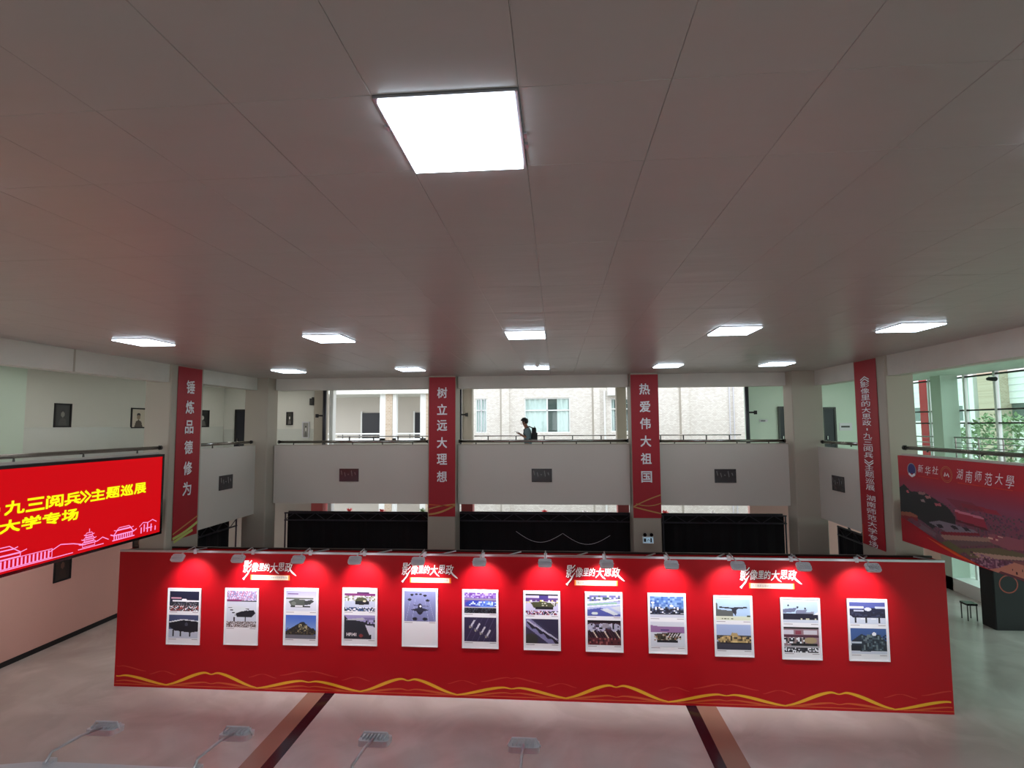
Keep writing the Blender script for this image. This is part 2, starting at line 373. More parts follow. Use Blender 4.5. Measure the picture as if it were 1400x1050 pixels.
gl_i = 0
for (x, y, z, lab) in [(-10.7, 6, 6.98, 'left upper gallery near side'), (-10.7, 12, 6.98, 'left upper gallery'), (-10.5, 18.6, 6.98, 'left upper gallery far end'), (-4, 18, 6.98, 'back gallery left part'), (4.8, 18, 6.98, 'back gallery right part'), (9.5, 8, 7.08, 'right gallery near side'), (9.2, 18.2, 7.08, 'right gallery'),
                       (-10.7, 6, SB, 'under the left gallery near side'), (-10.7, 12, SB, 'under the left gallery'), (-10.7, 17, SB, 'under the left gallery far end')]:
    t_ = thing('added_gallery_light', 'added square ceiling light out of view, '+lab, 'ceiling light', (x, y, z), 'added unseen lights of the galleries')  # added lamps, hidden from the camera, that brighten the gallery walls
    obj('frame', B(x-.31, x+.31, y-.31, y+.31, z-.02, z), 'aluminium', t_); obj('diffuser', B(x-.29, x+.29, y-.29, y+.29, z-.025, z-.02), 'added_gallery_diffuser', t_)  # frame and diffuser of the added unseen light

# ------------------------------------------------------------------ walls, beams, parapets
struct('wall_left', B(-13.05, -12.8, 9.0, 20.4, 0, 7.25).box(-13.05, -12.8, -5, 3.0, 0, 7.25).box(-13.05, -12.8, 3.0, 9.0, 0, 4.6).box(-13.05, -12.8, 3, 9, 6.6, 7.25), 'wall_white', 'white wall along the left galleries')
wlft = bpy.data.objects['wall_left']
obj('tile_dado', B(-12.8, -12.78, 9.0, 20.15, GF, 5.51), 'glazed_tile', wlft)
obj('pale_pier', B(-12.8, -12.55, 11.2, 12.0, GF, 6.98), 'wall_green', wlft)
obj('lower_pink_wall', B(-12.8, -12.785, -5, 20.2, 0.0, SB), 'pink_wall', wlft)
struct('baseboard_left', B(-12.8, -12.77, -5, 20.2, 0, 0.12), 'black_matt', 'dark skirting along the left wall at floor level')
wf_ = MB().box(-13.05, 13.7, -5.25, -5, SB, 4.3).box(-13.05, 13.7, -5.25, -5, 6.9, 7.35).box(-13.05, 13.7, -5.25, -5, 0, .15)
for x in (-13.05, -9.0, -4.9, -.8, 3.3, 7.2, 13.3): wf_.box(x, x+.4, -5.25, -5, .15, 6.9)
struct('wall_front', wf_, 'wall_white', 'wall behind the viewer with openings added for daylight')  # unseen wall; its unglazed openings are added to let daylight in
wb = struct('wall_back_left', B(-12.8, -9.1, 20.2, 20.4, 0, 6.98), 'wall_white', 'white end wall of the back gallery on the left')
obj('tile_dado', B(-12.78, -9.1, 20.18, 20.2, GF, 5.4), 'glazed_tile', wb)
wr = struct('wall_back_right', B(6.78, 11.2, 20.2, 20.4, GF, 7.08), 'wall_green', 'pale green end wall of the back gallery on the right')
obj('tile_dado', B(6.8, 11.2, 20.18, 20.2, GF, 5.5), 'wall_green', wr)
obj('lower_wall', B(6.78, 13.5, 20.2, 20.4, 0, SB), 'pink_wall', wr)
def door(n_, x0, x1, y, z0, z1, lab):
    d = struct('door_%d' % n_, B(x0, x1, y-.03, y, z0, z1), 'door_dark', lab)
    obj('door_frame', B(x0-.06, x0, y-.06, y, z0, z1+.06).box(x1, x1+.06, y-.06, y, z0, z1+.06).box(x0, x1, y-.06, y, z1, z1+.06), 'dark_steel', d)
    obj('door_handle', B(x0+.06, x0+.09, y-.08, y-.03, z0+.98, z0+1.1), 'steel', d)
door(1, -12.25, -11.9, 20.17, GF, 6.1, 'dark doorway at the end of the left gallery')
door(2, 7.92, 8.1, 20.17, GF, 6.04, 'narrow black door beside the right corner column')
door(3, 9.42, 9.76, 20.17, GF, 6.0, 'dark door on the pale green wall')
# beams
bl = struct('trim_1', B(XL-.3, XL, -5, 11.5, 6.50, 6.93).box(XL-.3, XL, 12.62, 15.1, 6.55, 6.93), 'plaster_stained', 'stained concrete edge beam on the left side')
obj('beam_joint', B(XL, XL+.004, 9.05, 9.09, 6.5, 6.9), 'column_paint', bl)
struct('trim_2', B(XR, XR+.3, -5, 11.9, 6.47, 6.93).box(XR, XR+.3, 13.1, 15.1, 6.5, 6.93), 'plaster_stained', 'concrete edge beam on the right side')
struct('trim_3', B(XL+.36, -3.62, YB, YB+.3, 6.56, 6.93).box(-2.80, 2.02, YB, YB+.3, 6.55, 6.93).box(2.80, XR-.6, YB, YB+.3, 6.53, 6.93), 'plaster_stained', 'edge beam above the back gallery')
# parapets
struct('wall_parapet_left', B(XL-.16, XL, -5, 11.27, 3.26, PT+.02).box(XL-.16, XL, 12.62, 15.1, 3.03, PT+.02), 'wall_paint', 'solid parapet of the left gallery')
struct('wall_parapet_right', B(XR, XR+.16, -5, 11.62, 3.26, PT-.06).box(XR, XR+.16, 13.1, 15.1, 3.03, PT-.06), 'wall_paint', 'solid parapet of the right gallery')
struct('wall_parapet_back', B(XL+.36, -3.62, YB, YB+.16, SB, PT).box(-2.80, 2.02, YB, YB+.16, SB, PT).box(2.80, XR-.6, YB, YB+.16, SB, PT), 'wall_paint', 'solid grey parapet of the back gallery')
struct('wall_parapet_front', B(XL, XR, .25, .40, 3.03, 4.9), 'wall_paint', 'parapet below the viewer')
struct('trim_4', B(XL+.36, -3.62, YB-.012, YB+.18, PT, PT+.02).box(-2.80, 2.02, YB-.012, YB+.18, PT, PT+.02).box(2.80, XR-.6, YB-.012, YB+.18, PT, PT+.02), 'column_paint', 'thin coping on the back parapet')
# columns
def column(x0, x1, y0, y1, lab, m_='column_paint', z1=ZC+.03, n_='column', ch=.02):
    return tag(struct(n_, MB().box(x0, x1, y0, y1, 0, z1, c=ch), m_, lab), None, 'column')
c1 = column(-3.60, -2.82, YB-.28, YB+.45, 'square back column carrying the second red banner from the left')
c2 = column(2.04, 2.79, YB-.28, YB+.45, 'square back column carrying the second red banner from the right')
c3 = column(-9.15, -8.54, 11.5, 12.62, 'left column with the leftmost red banner')
c4 = column(6.82, 7.38, 11.9, 13.1, 'right column with the rightmost red banner')
c5 = column(-8.95, -8.26, 15.1, 15.68, 'left back corner column of the hall')
c6 = column(6.27, 7.05, 15.1, 15.68, 'right back corner column of the hall')
for i, c_ in enumerate((c1, c2, c3, c4, c5, c6)): c_.name = 'wall_column_%d' % (i+1)
# outer columns and drainpipes at the courtyard edge
for i, (x0, x1) in enumerate(((-9.1, -8.7), (-3.46, -3.08), (2.17, 2.52))):
    o = column(x0, x1, 19.95, 20.35, ['left', 'middle', 'right'][i]+' outer column of the back gallery beside the courtyard', z1=6.98, n_='wall_outer_column_%d' % (i+1))
    obj('pink_cladding', B(x0-.02, x1+.02, 19.93, 20.37, .02, SB-.02), 'pink_clad', o)
o = column(-8.55, -8.40, 20.05, 20.35, 'white outer post by the left drainpipe', m_='white_paint', z1=6.98, n_='wall_outer_post')
for i, (x, lab) in enumerate(((-8.64, 'left'), (-3.515, 'middle'), (6.70, 'right'))):
    p = thing('drainpipe', f'{lab} dark vertical drainpipe behind the back gallery rail', 'pipe', (x, 19.85, GF), 'drainpipes')
    obj('pipe', MB().tube([(x, 19.85, GF), (x, 19.85, 6.9)], .07, 10), 'navy_pipe', p, True)
    s_ = -1 if i == 0 else 1
    obj('bracket', B(x, x+s_*.3, 19.8, 19.84, 5.86, 5.92).box(x+s_*.22, x+s_*.3, 19.74, 19.84, 5.82, 5.95), 'black_matt', p)
# handrails: a thick rail, slim lower rail, posts
def rail(lab, a, b_, z, posts, r=.038):
    t_ = thing('handrail', lab, 'railing', ((a[0]+b_[0])/2, (a[1]+b_[1])/2, z-.1))
    A, Bv = Vector((a[0], a[1], z)), Vector((b_[0], b_[1], z))
    obj('rail', MB().tube([A, Bv], r, 12), 'steel', t_, True)
    d = (Bv-A).normalized()
    for e in (A, Bv): obj('end_cap', MB().tube([e-d*.02, e+d*.02], r*1.35, 12), 'dark_steel', t_)
    for i in range(posts):
        f_ = (i+.5)/posts if posts > 1 else .5; p = A.lerp(Bv, f_)
        obj('post', MB().tube([p, p-Vector((0, 0, .04)), p-Vector((0, 0, z-PT))], [.014, .014, .02], 8), 'dark_steel', t_)
    return t_
rail('steel handrail on the back parapet left of the second banner', (-8.12, YB+.05), (-3.68, YB+.05), 5.045, 5)
rail('steel handrail on the back parapet in front of the walking person', (-2.76, YB+.05), (1.98, YB+.05), 5.045, 5)
rail('steel handrail on the back parapet right of the third banner', (2.84, YB+.05), (6.2, YB+.05), 5.03, 4)
rail('steel handrail above the LED screen on the left', (XL-.08, 1.0), (XL-.08, 11.4), 5.05, 8)
rail('short steel handrail between left banner and corner column', (XL-.08, 12.66), (XL-.08, 15.0), 5.06, 2)
rail('short steel handrail between right corner column and right banner', (XR+.08, 13.15), (XR+.08, 15.0), 5.01, 2)
rail('steel handrail above the aerial-view banner on the right', (XR+.08, 1.0), (XR+.08, 11.6), 5.0, 8)
# outer parapet and white rail by the courtyard
struct('wall_parapet_outer', B(-8.4, -3.56, 20.2, 20.35, SB, 4.9).box(-3.08, 2.17, 20.2, 20.35, SB, 4.9).box(2.52, 6.78, 20.2, 20.35, SB, 4.9), 'wall_white', 'outer parapet of the back gallery')
for i, (x0, x1, w_) in enumerate(((-8.3, -3.6, 'left bay'), (-3.05, 2.15, 'middle bay behind the walking person'), (2.55, 6.6, 'right bay'))):
    t_ = thing('outer_handrail', f'slim outer rail by the courtyard, {w_}', 'railing', ((x0+x1)/2, 20.28, 4.9))
    obj('rail', MB().tube([(x0, 20.28, 5.1), (x1, 20.28, 5.1)], .022, 8), 'steel', t_, True)
    for q in range(5):
        xx = x0+(x1-x0)*(q+.5)/5; obj('post', B(xx-.02, xx+.02, 20.26, 20.3, 4.9, 5.09), 'dark_steel', t_)

# ------------------------------------------------------------------ exhibition wall
WX0, WX1, WY, WH = -9.47, 7.42, 11.38, 2.84
ex = thing('exhibition_wall', 'long red exhibition wall with twelve framed posters and gold waves', 'display wall', ((WX0+WX1)/2, WY+.2, 0))
obj('red_panel', B(WX0, WX1, WY, WY+.05, 0.0, WH-.03), 'red_print', ex)
obj('back_panel', B(WX0, WX1, WY+.35, WY+.40, 0.0, WH-.03), 'red_print', ex)
obj('end_panel', B(WX0, WX0+.03, WY+.05, WY+.35, 0, WH-.03), 'red_print', ex); obj('end_panel', B(WX1-.03, WX1, WY+.05, WY+.35, 0, WH-.03), 'red_print', ex)
obj('top_rail', B(WX0, WX1, WY-.006, WY+.045, WH-.03, WH+.01), 'aluminium', ex)
obj('rear_rail', B(WX0, WX1, WY+.355, WY+.40, WH-.03, WH+.01), 'dark_steel', ex)
for i in range(13):
    x = WX0+.1+(WX1-WX0-.2)*i/12; obj('cross_bar', MB().tube([(x, WY+.05, WH-.01), (x+.25 if i < 12 else x-.25, WY+.36, WH-.01)], .016, 6), 'aluminium', ex)
O_, X_, Z_ = (0, WY-.0015, 0), (1, 0, 0), (0, 0, 1)
def hump(cx, hw, z0, h, notch, wmax, m_, nm, y=.0015, clip=(WX0+.02, WX1-.02)):
    pts, wd = [], []
    for i in range(49):
        u = -1+2*i/48; x = cx+u*hw
        if not clip[0] < x < clip[1]: continue
        z = z0+h*(math.cos(u*math.pi)*.5+.5)**.8-notch*math.exp(-(u/.09)**2)
        pts.append((x, z)); wd.append(max(.010, 1.5*wmax*(0.35+.65*abs(math.sin(u*math.pi)))*(1 if abs(u) < .97 else .5)))
    obj(nm, ribbon(MB(), (0, WY-y, 0), X_, Z_, pts, wd), m_, ex)
for i, cx in enumerate((-11.5, -7.3, -3.08, 1.12, 5.35, 9.6)):
    if WX0-1 < cx < WX1+1.0:
        hump(cx, 1.0, .07, .28, .045, .040, 'gold_print', 'gold_wave', .0016); hump(cx, 1.05, .045, .10, .03, .026, 'orange_print', 'thin_orange_wave', .0014)
    c2_ = cx+2.12
    if WX0-1 < c2_ < WX1+1.0:
        hump(c2_, 1.15, .06, .18, .03, .036, 'gold_print', 'gold_wave', .0018); hump(c2_, .95, .045, .09, .02, .022, 'orange_print', 'thin_orange_wave', .0012)
        hump(c2_, .62, .33, .10, .02, .018, 'faint_print', 'faint_wave', .0010); hump(c2_+1.0, .3, .27, .07, 0, .014, 'faint_print', 'faint_wave', .0008); hump(c2_-1.0, .3, .27, .07, 0, .014, 'faint_print', 'faint_wave', .0006)
obj('gold_wave', B(WX0, WX1, WY-.001, WY, .045, .06), 'orange_print', ex)
# calligraphic titles on the wall
def brush_title(cx, zc, s=1.0):
    tx = [('影', -.475, .01, .195, .25), ('像', -.305, -.005, .145, .19), ('里', -.170, 0, .110, .15), ('的', -.045, 0, .125, .16), ('大', .105, -.01, .17, .2), ('思', .265, .01, .14, .17), ('政', .43, 0, .17, .2)]
    for y_, dx, dz, m_, nm, bo in ((.0022, .012, -.012, 'shadow_print', 'title_shadow', .003), (.003, 0, 0, 'white_print', 'title_lettering', .0012)):
        mb = MB()
        for ch, x, z, w_, h_ in tx: text_mb(mb, ch, .2, (cx+x*s+dx, WY-y_, zc+z*s+dz), (1, 0, .04), Z_, fit=w_*s, fith=h_*s, bold=bo, shear=.15)
        O2 = (cx+dx, WY-y_, zc+dz)
        ribbon(mb, O2, X_, Z_, [(-.42*s, -.06*s), (-.47*s, -.15*s), (-.53*s, -.22*s), (-.565*s, -.26*s)], [.02, .03, .028, .05])
        ribbon(mb, O2, X_, Z_, [(.45*s, -.02*s), (.5*s, -.09*s), (.56*s, -.14*s), (.6*s, -.17*s)], [.02, .035, .03, .012])
        ribbon(mb, O2, X_, Z_, [(.11*s, -.03*s), (.17*s, -.1*s), (.22*s, -.135*s)], [.02, .03, .01])
        obj(nm, mb, m_, ex)
    pz = zc-.215*s; px = cx+.03
    obj('subtitle_plate_edge', B(px-.43, px+.43, WY-.003, WY-.001, pz-.052, pz+.052), 'plate_edge', ex)
    obj('subtitle_plate', B(px-.40, px+.40, WY-.005, WY-.003, pz-.047, pz+.047), 'plate_print', ex)
    obj('subtitle_lettering', text_mb(MB(), '九三阅兵主题巡展·湖南师范大学专场', .06, (px, WY-.006, pz), X_, Z_, fit=.74, fith=.045), 'grey_print', ex)
for cx in (-6.10, -2.66, .73, 4.15): brush_title(cx, 2.53)

# posters ----------------------------------------------------------------
DK, WHT, SKYB, ROAD, LAV, BLUE = (28, 29, 40), (236, 238, 246), (150, 175, 220), (196, 202, 220), (176, 170, 210), (70, 100, 190)
def A_(bg_): return Art(60, 42, bg_)
def ph(kind):
    a = A_(ROAD)
    if kind == 'ship':
        a = A_((30, 34, 58)); a.R(.05, .3, .4, .38, (200, 150, 170)); a.R(.1, .45, 1, .52, WHT); a.E(.5, .43, .08, .06, WHT)
        a.N(.05, .52, 1, .75, [DK, DK, (60, 64, 80), (120, 120, 130)], 1, 2); a.N(0, .75, 1, 1, [WHT, DK, (150, 60, 60), (90, 90, 100)], 1, 2)
    elif kind == 'drone':
        a = A_((70, 80, 116)); a.R(0, .62, 1, 1, ROAD); a.P([(0, .3), (.4, .2), (.6, .18), (1, .28), (1, .7), (.75, .76), (.2, .68), (0, .5)], DK); a.P([(0, .3), (.45, .18), (1, .24), (1, .28), (.5, .22), (0, .34)], WHT)
        for x in (.13, .38, .7): a.R(x, .65, x+.05, .93, DK)
        a.E(.6, .4, .05, .08, (80, 80, 96))
    elif kind == 'missiles_up':
        a = Art(60, 68, (208, 214, 228)); a.N(0, .0, 1, .26, [LAV, (150, 140, 190), (222, 210, 240), (190, 120, 160)], 1, 2); a.R(0, .26, 1, .29, DK); a.R(0, .24, .5, .28, (140, 50, 110))
        for i in range(4): a.P([(.05+i*.07, .43+i*.06), (.2+i*.1, .37+i*.04), (.75, .47+i*.05), (.7, .53+i*.05), (.1+i*.07, .49+i*.06)], (210, 216, 224)); a.L(.05+i*.07, .46+i*.07, .75, .5+i*.05, .022, DK)
        a.P([(.3, .62), (.5, .56), (.9, .52), (.97, .6), (.85, .72), (.35, .72)], DK); a.R(.62, .72, .65, .85, DK); a.R(.24, .72, .28, .85, DK); a.N(0, .84, 1, 1, [(120, 100, 100), (60, 50, 60), WHT, (150, 130, 130)], 1, 1)
    elif kind == 'tanks_row':
        a = A_((216, 220, 234)); a.G(0, .35, (176, 172, 214), (216, 216, 232)); a.R(.05, .12, .4, .17, (110, 60, 140)); a.R(0, .33, .9, .4, (110, 118, 110)); a.P([(.08, .52), (.3, .4), (.62, .44), (.7, .6), (.55, .78), (.2, .8)], (84, 90, 86))
        a.P([(.6, .5), (.85, .42), (.92, .5), (.8, .66), (.62, .7)], (60, 64, 66)); a.E(.25, .62, .08, .09, (120, 126, 120)); a.R(.15, .75, .8, .82, (40, 42, 46)); a.R(.3, .72, .55, .78, WHT)
    elif kind == 'tanks_hill':
        a = A_(BLUE); a.G(0, .6, (66, 104, 200), (130, 160, 220)); a.P([(0, .7), (.15, .58), (.35, .42), (.5, .3), (.6, .28), (.7, .42), (.85, .55), (1, .66), (1, .82), (0, .84)], (44, 42, 40))
        a.N(.4, .38, .72, .72, [(190, 180, 140), (120, 110, 84), (40, 38, 34)], .8, 2); a.N(.05, .55, .95, .8, [(60, 54, 44), (100, 90, 66), DK], .5, 2); a.R(0, .84, 1, 1, (110, 112, 124))
    elif kind == 'parade':
        a = A_((196, 204, 226)); a.R(0, 0, 1, .12, WHT); a.R(0, .12, 1, .24, (120, 50, 110)); a.R(.4, .04, .8, .12, (60, 40, 80)); a.N(0, .24, 1, .5, [WHT, (120, 126, 90), (180, 184, 170), (200, 200, 220)], 1, 3)
        a.E(.55, .5, .2, .2, (84, 88, 64)); a.R(.35, .5, .8, .66, DK); a.E(.65, .5, .05, .06, (226, 222, 200)); a.N(0, .8, 1, 1, [DK, WHT, (60, 90, 140)], 1, 2)
    elif kind == 'submarine':
        a = A_((40, 40, 50)); a.P([(0, 0), (1, 0), (1, .4), (.75, .3), (.1, .16)], (160, 150, 200)); a.P([(.1, .18), (.6, .1), (.7, .2), (.05, .22)], (190, 190, 200)); a.P([(.62, .1), (.98, .5), (1, .1)], (130, 120, 170)); a.N(.7, .2, 1, .6, [LAV, DK, (110, 104, 150)], 1, 3)
        a.P([(.68, .4), (1, .5), (1, 1), (.88, 1)], (214, 214, 230)); a.E(.55, .86, .06, .07, (140, 60, 60)); a.R(.84, .8, .88, 1, DK)
    elif kind == 'helicopters':
        a = Art(60, 56, (140, 146, 190)); a.G(0, 1, (146, 152, 200), (120, 124, 170))
        for x0, x1 in ((.2, .05), (.35, .25), (.5, .5), (.65, .78), (.78, .97)): a.L(x0, .25, x1, 1, .012, (170, 176, 214))
        for x, y, s in ((.24, .12, .06), (.38, .1, .05), (.52, .1, .05), (.66, .14, .06), (.17, .28, .07), (.74, .3, .07), (.34, .92, .09), (.66, .92, .09)): a.E(x, y, s*.8, s*.6, DK); a.R(x-s, y-.01, x+s, y+.012, DK)
        a.E(.5, .64, .1, .14, DK); a.E(.5, .48, .07, .07, (40, 42, 60)); a.P([(.2, .62), (.5, .54), (.8, .62), (.5, .7)], (44, 46, 66)); a.L(.28, .46, .76, .5, .02, (60, 62, 90)); a.E(.52, .5, .04, .03, WHT)
    elif kind == 'blue_tanks':
        a = A_((110, 80, 160)); a.N(0, 0, 1, .25, [(110, 60, 160), (190, 180, 230), (150, 120, 200)], 1, 3); a.R(0, .28, 1, .36, (150, 146, 160)); a.E(.35, .55, .32, .18, (50, 70, 180)); a.E(.7, .55, .3, .16, (90, 130, 230)); a.N(.1, .42, 1, .62, [(170, 200, 250), (50, 80, 190), (220, 236, 255)], .7, 3)
        a.R(0, .68, 1, .74, (190, 190, 200)); a.N(0, .75, 1, 1, [DK, (20, 20, 30), (70, 80, 90)], 1, 2)
    elif kind == 'drones_diag':
        a = A_((50, 46, 76))
        for i in range(6): a.L(.05+i*.18, 1, .4+i*.18, 0, .012, (90, 86, 120))
        for i in range(4): x, y = .24+i*.165, .28+i*.13; a.L(x-.04, y+.12, x+.08, y-.16, .055, (214, 214, 226)); a.L(x-.09, y+.06, x+.02, y+.14, .04, (130, 126, 140)); a.E(x-.06, y+.14, .03, .04, (170, 168, 150))
    elif kind == 'apc':
        a = A_((200, 196, 226)); a.R(0, 0, 1, .07, DK); a.R(0, .2, 1, .36, (92, 60, 130)); a.R(.42, .08, .7, .26, (70, 60, 130)); a.N(.02, .28, 1, .46, [(226, 214, 120), WHT, (150, 150, 160)], .4, 3); a.P([(.15, .4), (.5, .36), (.8, .42), (.92, .56), (.7, .74), (.25, .66)], (72, 76, 54))
        a.N(.5, .42, .95, .56, [(206, 208, 190), (70, 74, 54)], .7, 2); a.R(.3, .62, .85, .74, DK); a.N(0, .82, 1, 1, [WHT, DK, (160, 60, 90), (150, 150, 200)], 1, 2)
    elif kind == 'trucks_diag':
        a = A_((58, 56, 82)); a.P([(.2, 0), (1, 0), (1, .7)], (50, 48, 74)); a.P([(0, .0), (.15, 0), (1, .9), (1, 1), (.7, 1), (0, .3)], (130, 128, 170))
        for i in range(4): a.P([(.02+i*.24, .12+i*.2), (.14+i*.24, .14+i*.2), (.32+i*.24, .4+i*.2), (.2+i*.24, .42+i*.2)], (40, 38, 54)); a.L(.05+i*.22, .06+i*.18, .3+i*.22, .3+i*.18, .05, (190, 188, 214))
        a.E(.15, .85, .22, .25, (56, 58, 56))
    elif kind == 'rows_green':
        a = A_((170, 180, 220)); a.N(0, 0, 1, .28, [(110, 110, 170), (200, 204, 226), (70, 90, 90)], 1, 4); a.L(0, .36, 1, .2, .08, WHT); a.L(0, .46, .9, .36, .07, (140, 186, 160)); a.L(0, .56, 1, .42, .06, (220, 226, 240)); a.P([(0, .7), (.4, .6), (1, .9), (1, 1), (0, 1)], (80, 88, 160))
        a.P([(.4, .68), (.6, .62), (.95, .9), (.8, .95)], (206, 214, 220)); a.P([(.7, .58), (1, .5), (1, .8)], (200, 206, 216)); a.E(.22, .87, .1, .07, (214, 226, 220))
    elif kind == 'guns':
        a = A_((70, 44, 56)); a.R(0, 0, 1, .1, (30, 24, 30))
        for x in (.12, .4, .85): a.E(x, .3, .14, .17, (176, 176, 200))
        a.E(.55, .22, .16, .1, (150, 146, 160)); a.N(.05, .12, .95, .5, [(190, 188, 210), (90, 86, 110), DK], .35, 3)
        for i in range(6): a.L(-.02+i*.17, .42, .12+i*.17, .72, .03, (220, 212, 190) if i % 2 else (20, 16, 22)); a.L(.04+i*.17, .4, .2+i*.17, .72, .04, (20, 16, 22))
        a.R(0, .72, 1, 1, (88, 40, 48)); a.N(0, .72, 1, 1, [(40, 26, 34), (150, 90, 90)], .3, 3)
    elif kind == 'blue_hill':
        a = A_((206, 210, 226)); a.R(0, 0, 1, .6, (86, 124, 190)); a.N(0, 0, 1, .6, [(120, 154, 210), (60, 96, 170), (150, 180, 220)], .6, 4); a.R(0, .58, 1, .86, (34, 38, 56)); a.N(0, .5, 1, .8, [WHT, (90, 100, 130), DK], .6, 3); a.E(.08, .3, .05, .05, WHT); a.E(.64, .45, .06, .06, WHT); a.R(.06, .3, .1, .56, (210, 220, 240))
    elif kind == 'camo_truck':
        a = A_((214, 218, 230)); a.P([(0, .14), (.3, .2), (1, .2), (1, .46), (0, .42)], (150, 112, 160)); a.R(.3, .3, .55, .36, (70, 50, 120)); a.P([(.1, .5), (.5, .44), (.92, .42), (.84, .62), (.7, .8), (.2, .76)], (70, 62, 50)); a.N(.1, .5, .9, .76, [(150, 110, 84), (40, 38, 34), (190, 186, 170)], .5, 3); a.R(.18, .74, .8, .84, DK)
        for i in range(5): a.L(.5+i*.08, .62, .58+i*.08, .46, .02, WHT)
    elif kind == 'plane_wing':
        a = A_((176, 204, 236)); a.P([(0, .18), (.04, .2), (.06, .5), (.5, .56), (.5, .82), (0, .8)], (92, 96, 96)); a.P([(.1, .36), (.45, .4), (.9, .36), (.92, .42), (.55, .48), (.1, .42)], DK); a.P([(.45, .4), (.62, .4), (.58, .8), (.48, .6)], (44, 46, 60)); a.R(0, .82, 1, 1, (214, 220, 200)); a.R(.9, .76, 1, .84, (70, 80, 60)); a.N(.1, .9, .5, .95, [(90, 100, 70), (200, 206, 190)], .8, 2)
    elif kind == 'yellow_tank':
        a = A_((168, 186, 226)); a.R(0, .7, 1, 1, (60, 58, 74)); a.R(0, .42, 1, .62, (60, 60, 66)); a.P([(.02, .6), (.2, .46), (.4, .44), (.45, .32), (.6, .34), (.62, .46), (1, .5), (1, .7), (.7, .76), (.05, .7)], (186, 160, 110)); a.N(.05, .45, 1, .74, [(110, 90, 60), (220, 196, 140), (60, 50, 44)], .5, 3); a.R(.1, .72, .95, .77, (30, 26, 34))
    elif kind == 'launchers':
        a = A_((190, 214, 240)); a.R(0, .85, 1, 1, (206, 214, 230)); a.P([(0, .38), (.4, .3), (.33, .5), (0, .55)], (112, 118, 150)); a.P([(.38, .42), (.7, .38), (.64, .58), (.36, .56)], (126, 132, 160)); a.P([(.66, .5), (.9, .48), (.84, .66), (.64, .64)], (140, 144, 166)); a.R(0, .56, 1, .86, (36, 34, 52)); a.P([(.86, .62), (1, .48), (1, .62)], WHT)
        a.E(.16, .2, .03, .05, DK); a.E(.42, .28, .03, .05, DK); a.E(.64, .33, .03, .04, DK); a.N(.5, .78, 1, .86, [(200, 196, 170), DK], .4, 3)
    elif kind == 'camo_parade':
        a = A_((150, 120, 130)); a.R(0, 0, 1, .08, (30, 24, 26)); a.R(0, .12, .28, .28, (214, 210, 224)); a.R(.56, .12, .95, .28, (206, 202, 214)); a.R(.33, .14, .5, .28, (140, 60, 80)); a.R(0, .3, 1, .4, (80, 40, 60)); a.N(0, .4, .6, .66, [WHT, DK, (150, 130, 130)], 1, 3); a.E(.76, .52, .18, .12, (170, 150, 116)); a.R(.2, .64, .95, .74, (26, 24, 28)); a.R(0, .74, 1, .82, (170, 170, 176)); a.N(0, .82, 1, 1, [DK, WHT, (60, 60, 70)], 1, 2)
    elif kind == 'jet_dark':
        a = A_((206, 212, 230)); a.R(0, 0, 1, .34, (84, 92, 160)); a.R(0, .2, .4, .28, WHT); a.R(.72, .2, 1, .28, (200, 206, 226)); a.P([(0, .34), (.4, .32), (.6, .26), (1, .3), (1, .72), (.1, .72), (0, .6)], (36, 36, 62)); a.E(.52, .32, .1, .08, (214, 216, 236)); a.R(.12, .36, .4, .42, (190, 196, 214)); a.N(.05, .45, .95, .7, [(60, 62, 90), (30, 30, 50)], .6, 3); a.R(.3, .74, .44, .78, WHT); a.R(.6, .74, .74, .78, WHT)
        for x in (.13, .43, .8): a.R(x, .72, x+.05, .95, DK)
    elif kind == 'radar':
        a = A_((206, 212, 228)); a.R(0, 0, 1, .5, (64, 92, 150)); a.P([(0, .86), (.02, .5), (.3, .22), (.45, .3), (.6, .2), (.8, .25), (1, .5), (1, .88), (.3, .9)], (40, 48, 62)); a.N(.3, .25, 1, .88, [(110, 124, 130), (30, 36, 48), (70, 84, 96)], .6, 3); a.R(0, .52, .3, .6, (190, 200, 214)); a.E(.66, .22, .06, .07, WHT); a.R(0, .66, .28, .88, DK)
    return a
PW, PH_ = .745, 1.165
posters = [(-7.95, 2.065, ['ship', 'drone'], 'dark armoured column above grey drone', 'leftmost'), (-6.67, 2.09, ['missiles_up'], 'single picture of pale missiles and a blank lower half', 'second from left'),
    (-5.37, 2.115, ['tanks_row', 'tanks_hill'], 'pale vehicles above tanks under a blue sky', ''), (-4.11, 2.14, ['parade', 'submarine'], 'parade vehicle above a dark numbered hull', ''),
    (-2.84, 2.15, ['helicopters'], 'helicopters over a road and a blank lower half', ''), (-1.59, 2.15, ['blue_tanks', 'drones_diag'], 'blue vehicles above diagonal row of silver drones', ''),
    (-.335, 2.145, ['apc', 'trucks_diag'], 'olive carrier above diagonal convoy', ''), (.905, 2.145, ['rows_green', 'guns'], 'green-white ranks above dark gun barrels', ''),
    (2.145, 2.145, ['blue_hill', 'camo_truck'], 'vehicles before blue trees above a camouflage truck', ''), (3.42, 2.12, ['plane_wing', 'yellow_tank'], 'dark-winged aircraft above sand-coloured tanks', ''),
    (4.695, 2.10, ['launchers', 'camo_parade'], 'slanted launchers above a camouflage vehicle', 'second from right'), (5.94, 2.105, ['jet_dark', 'radar'], 'dark blue jet above grey radar trucks', 'rightmost')]
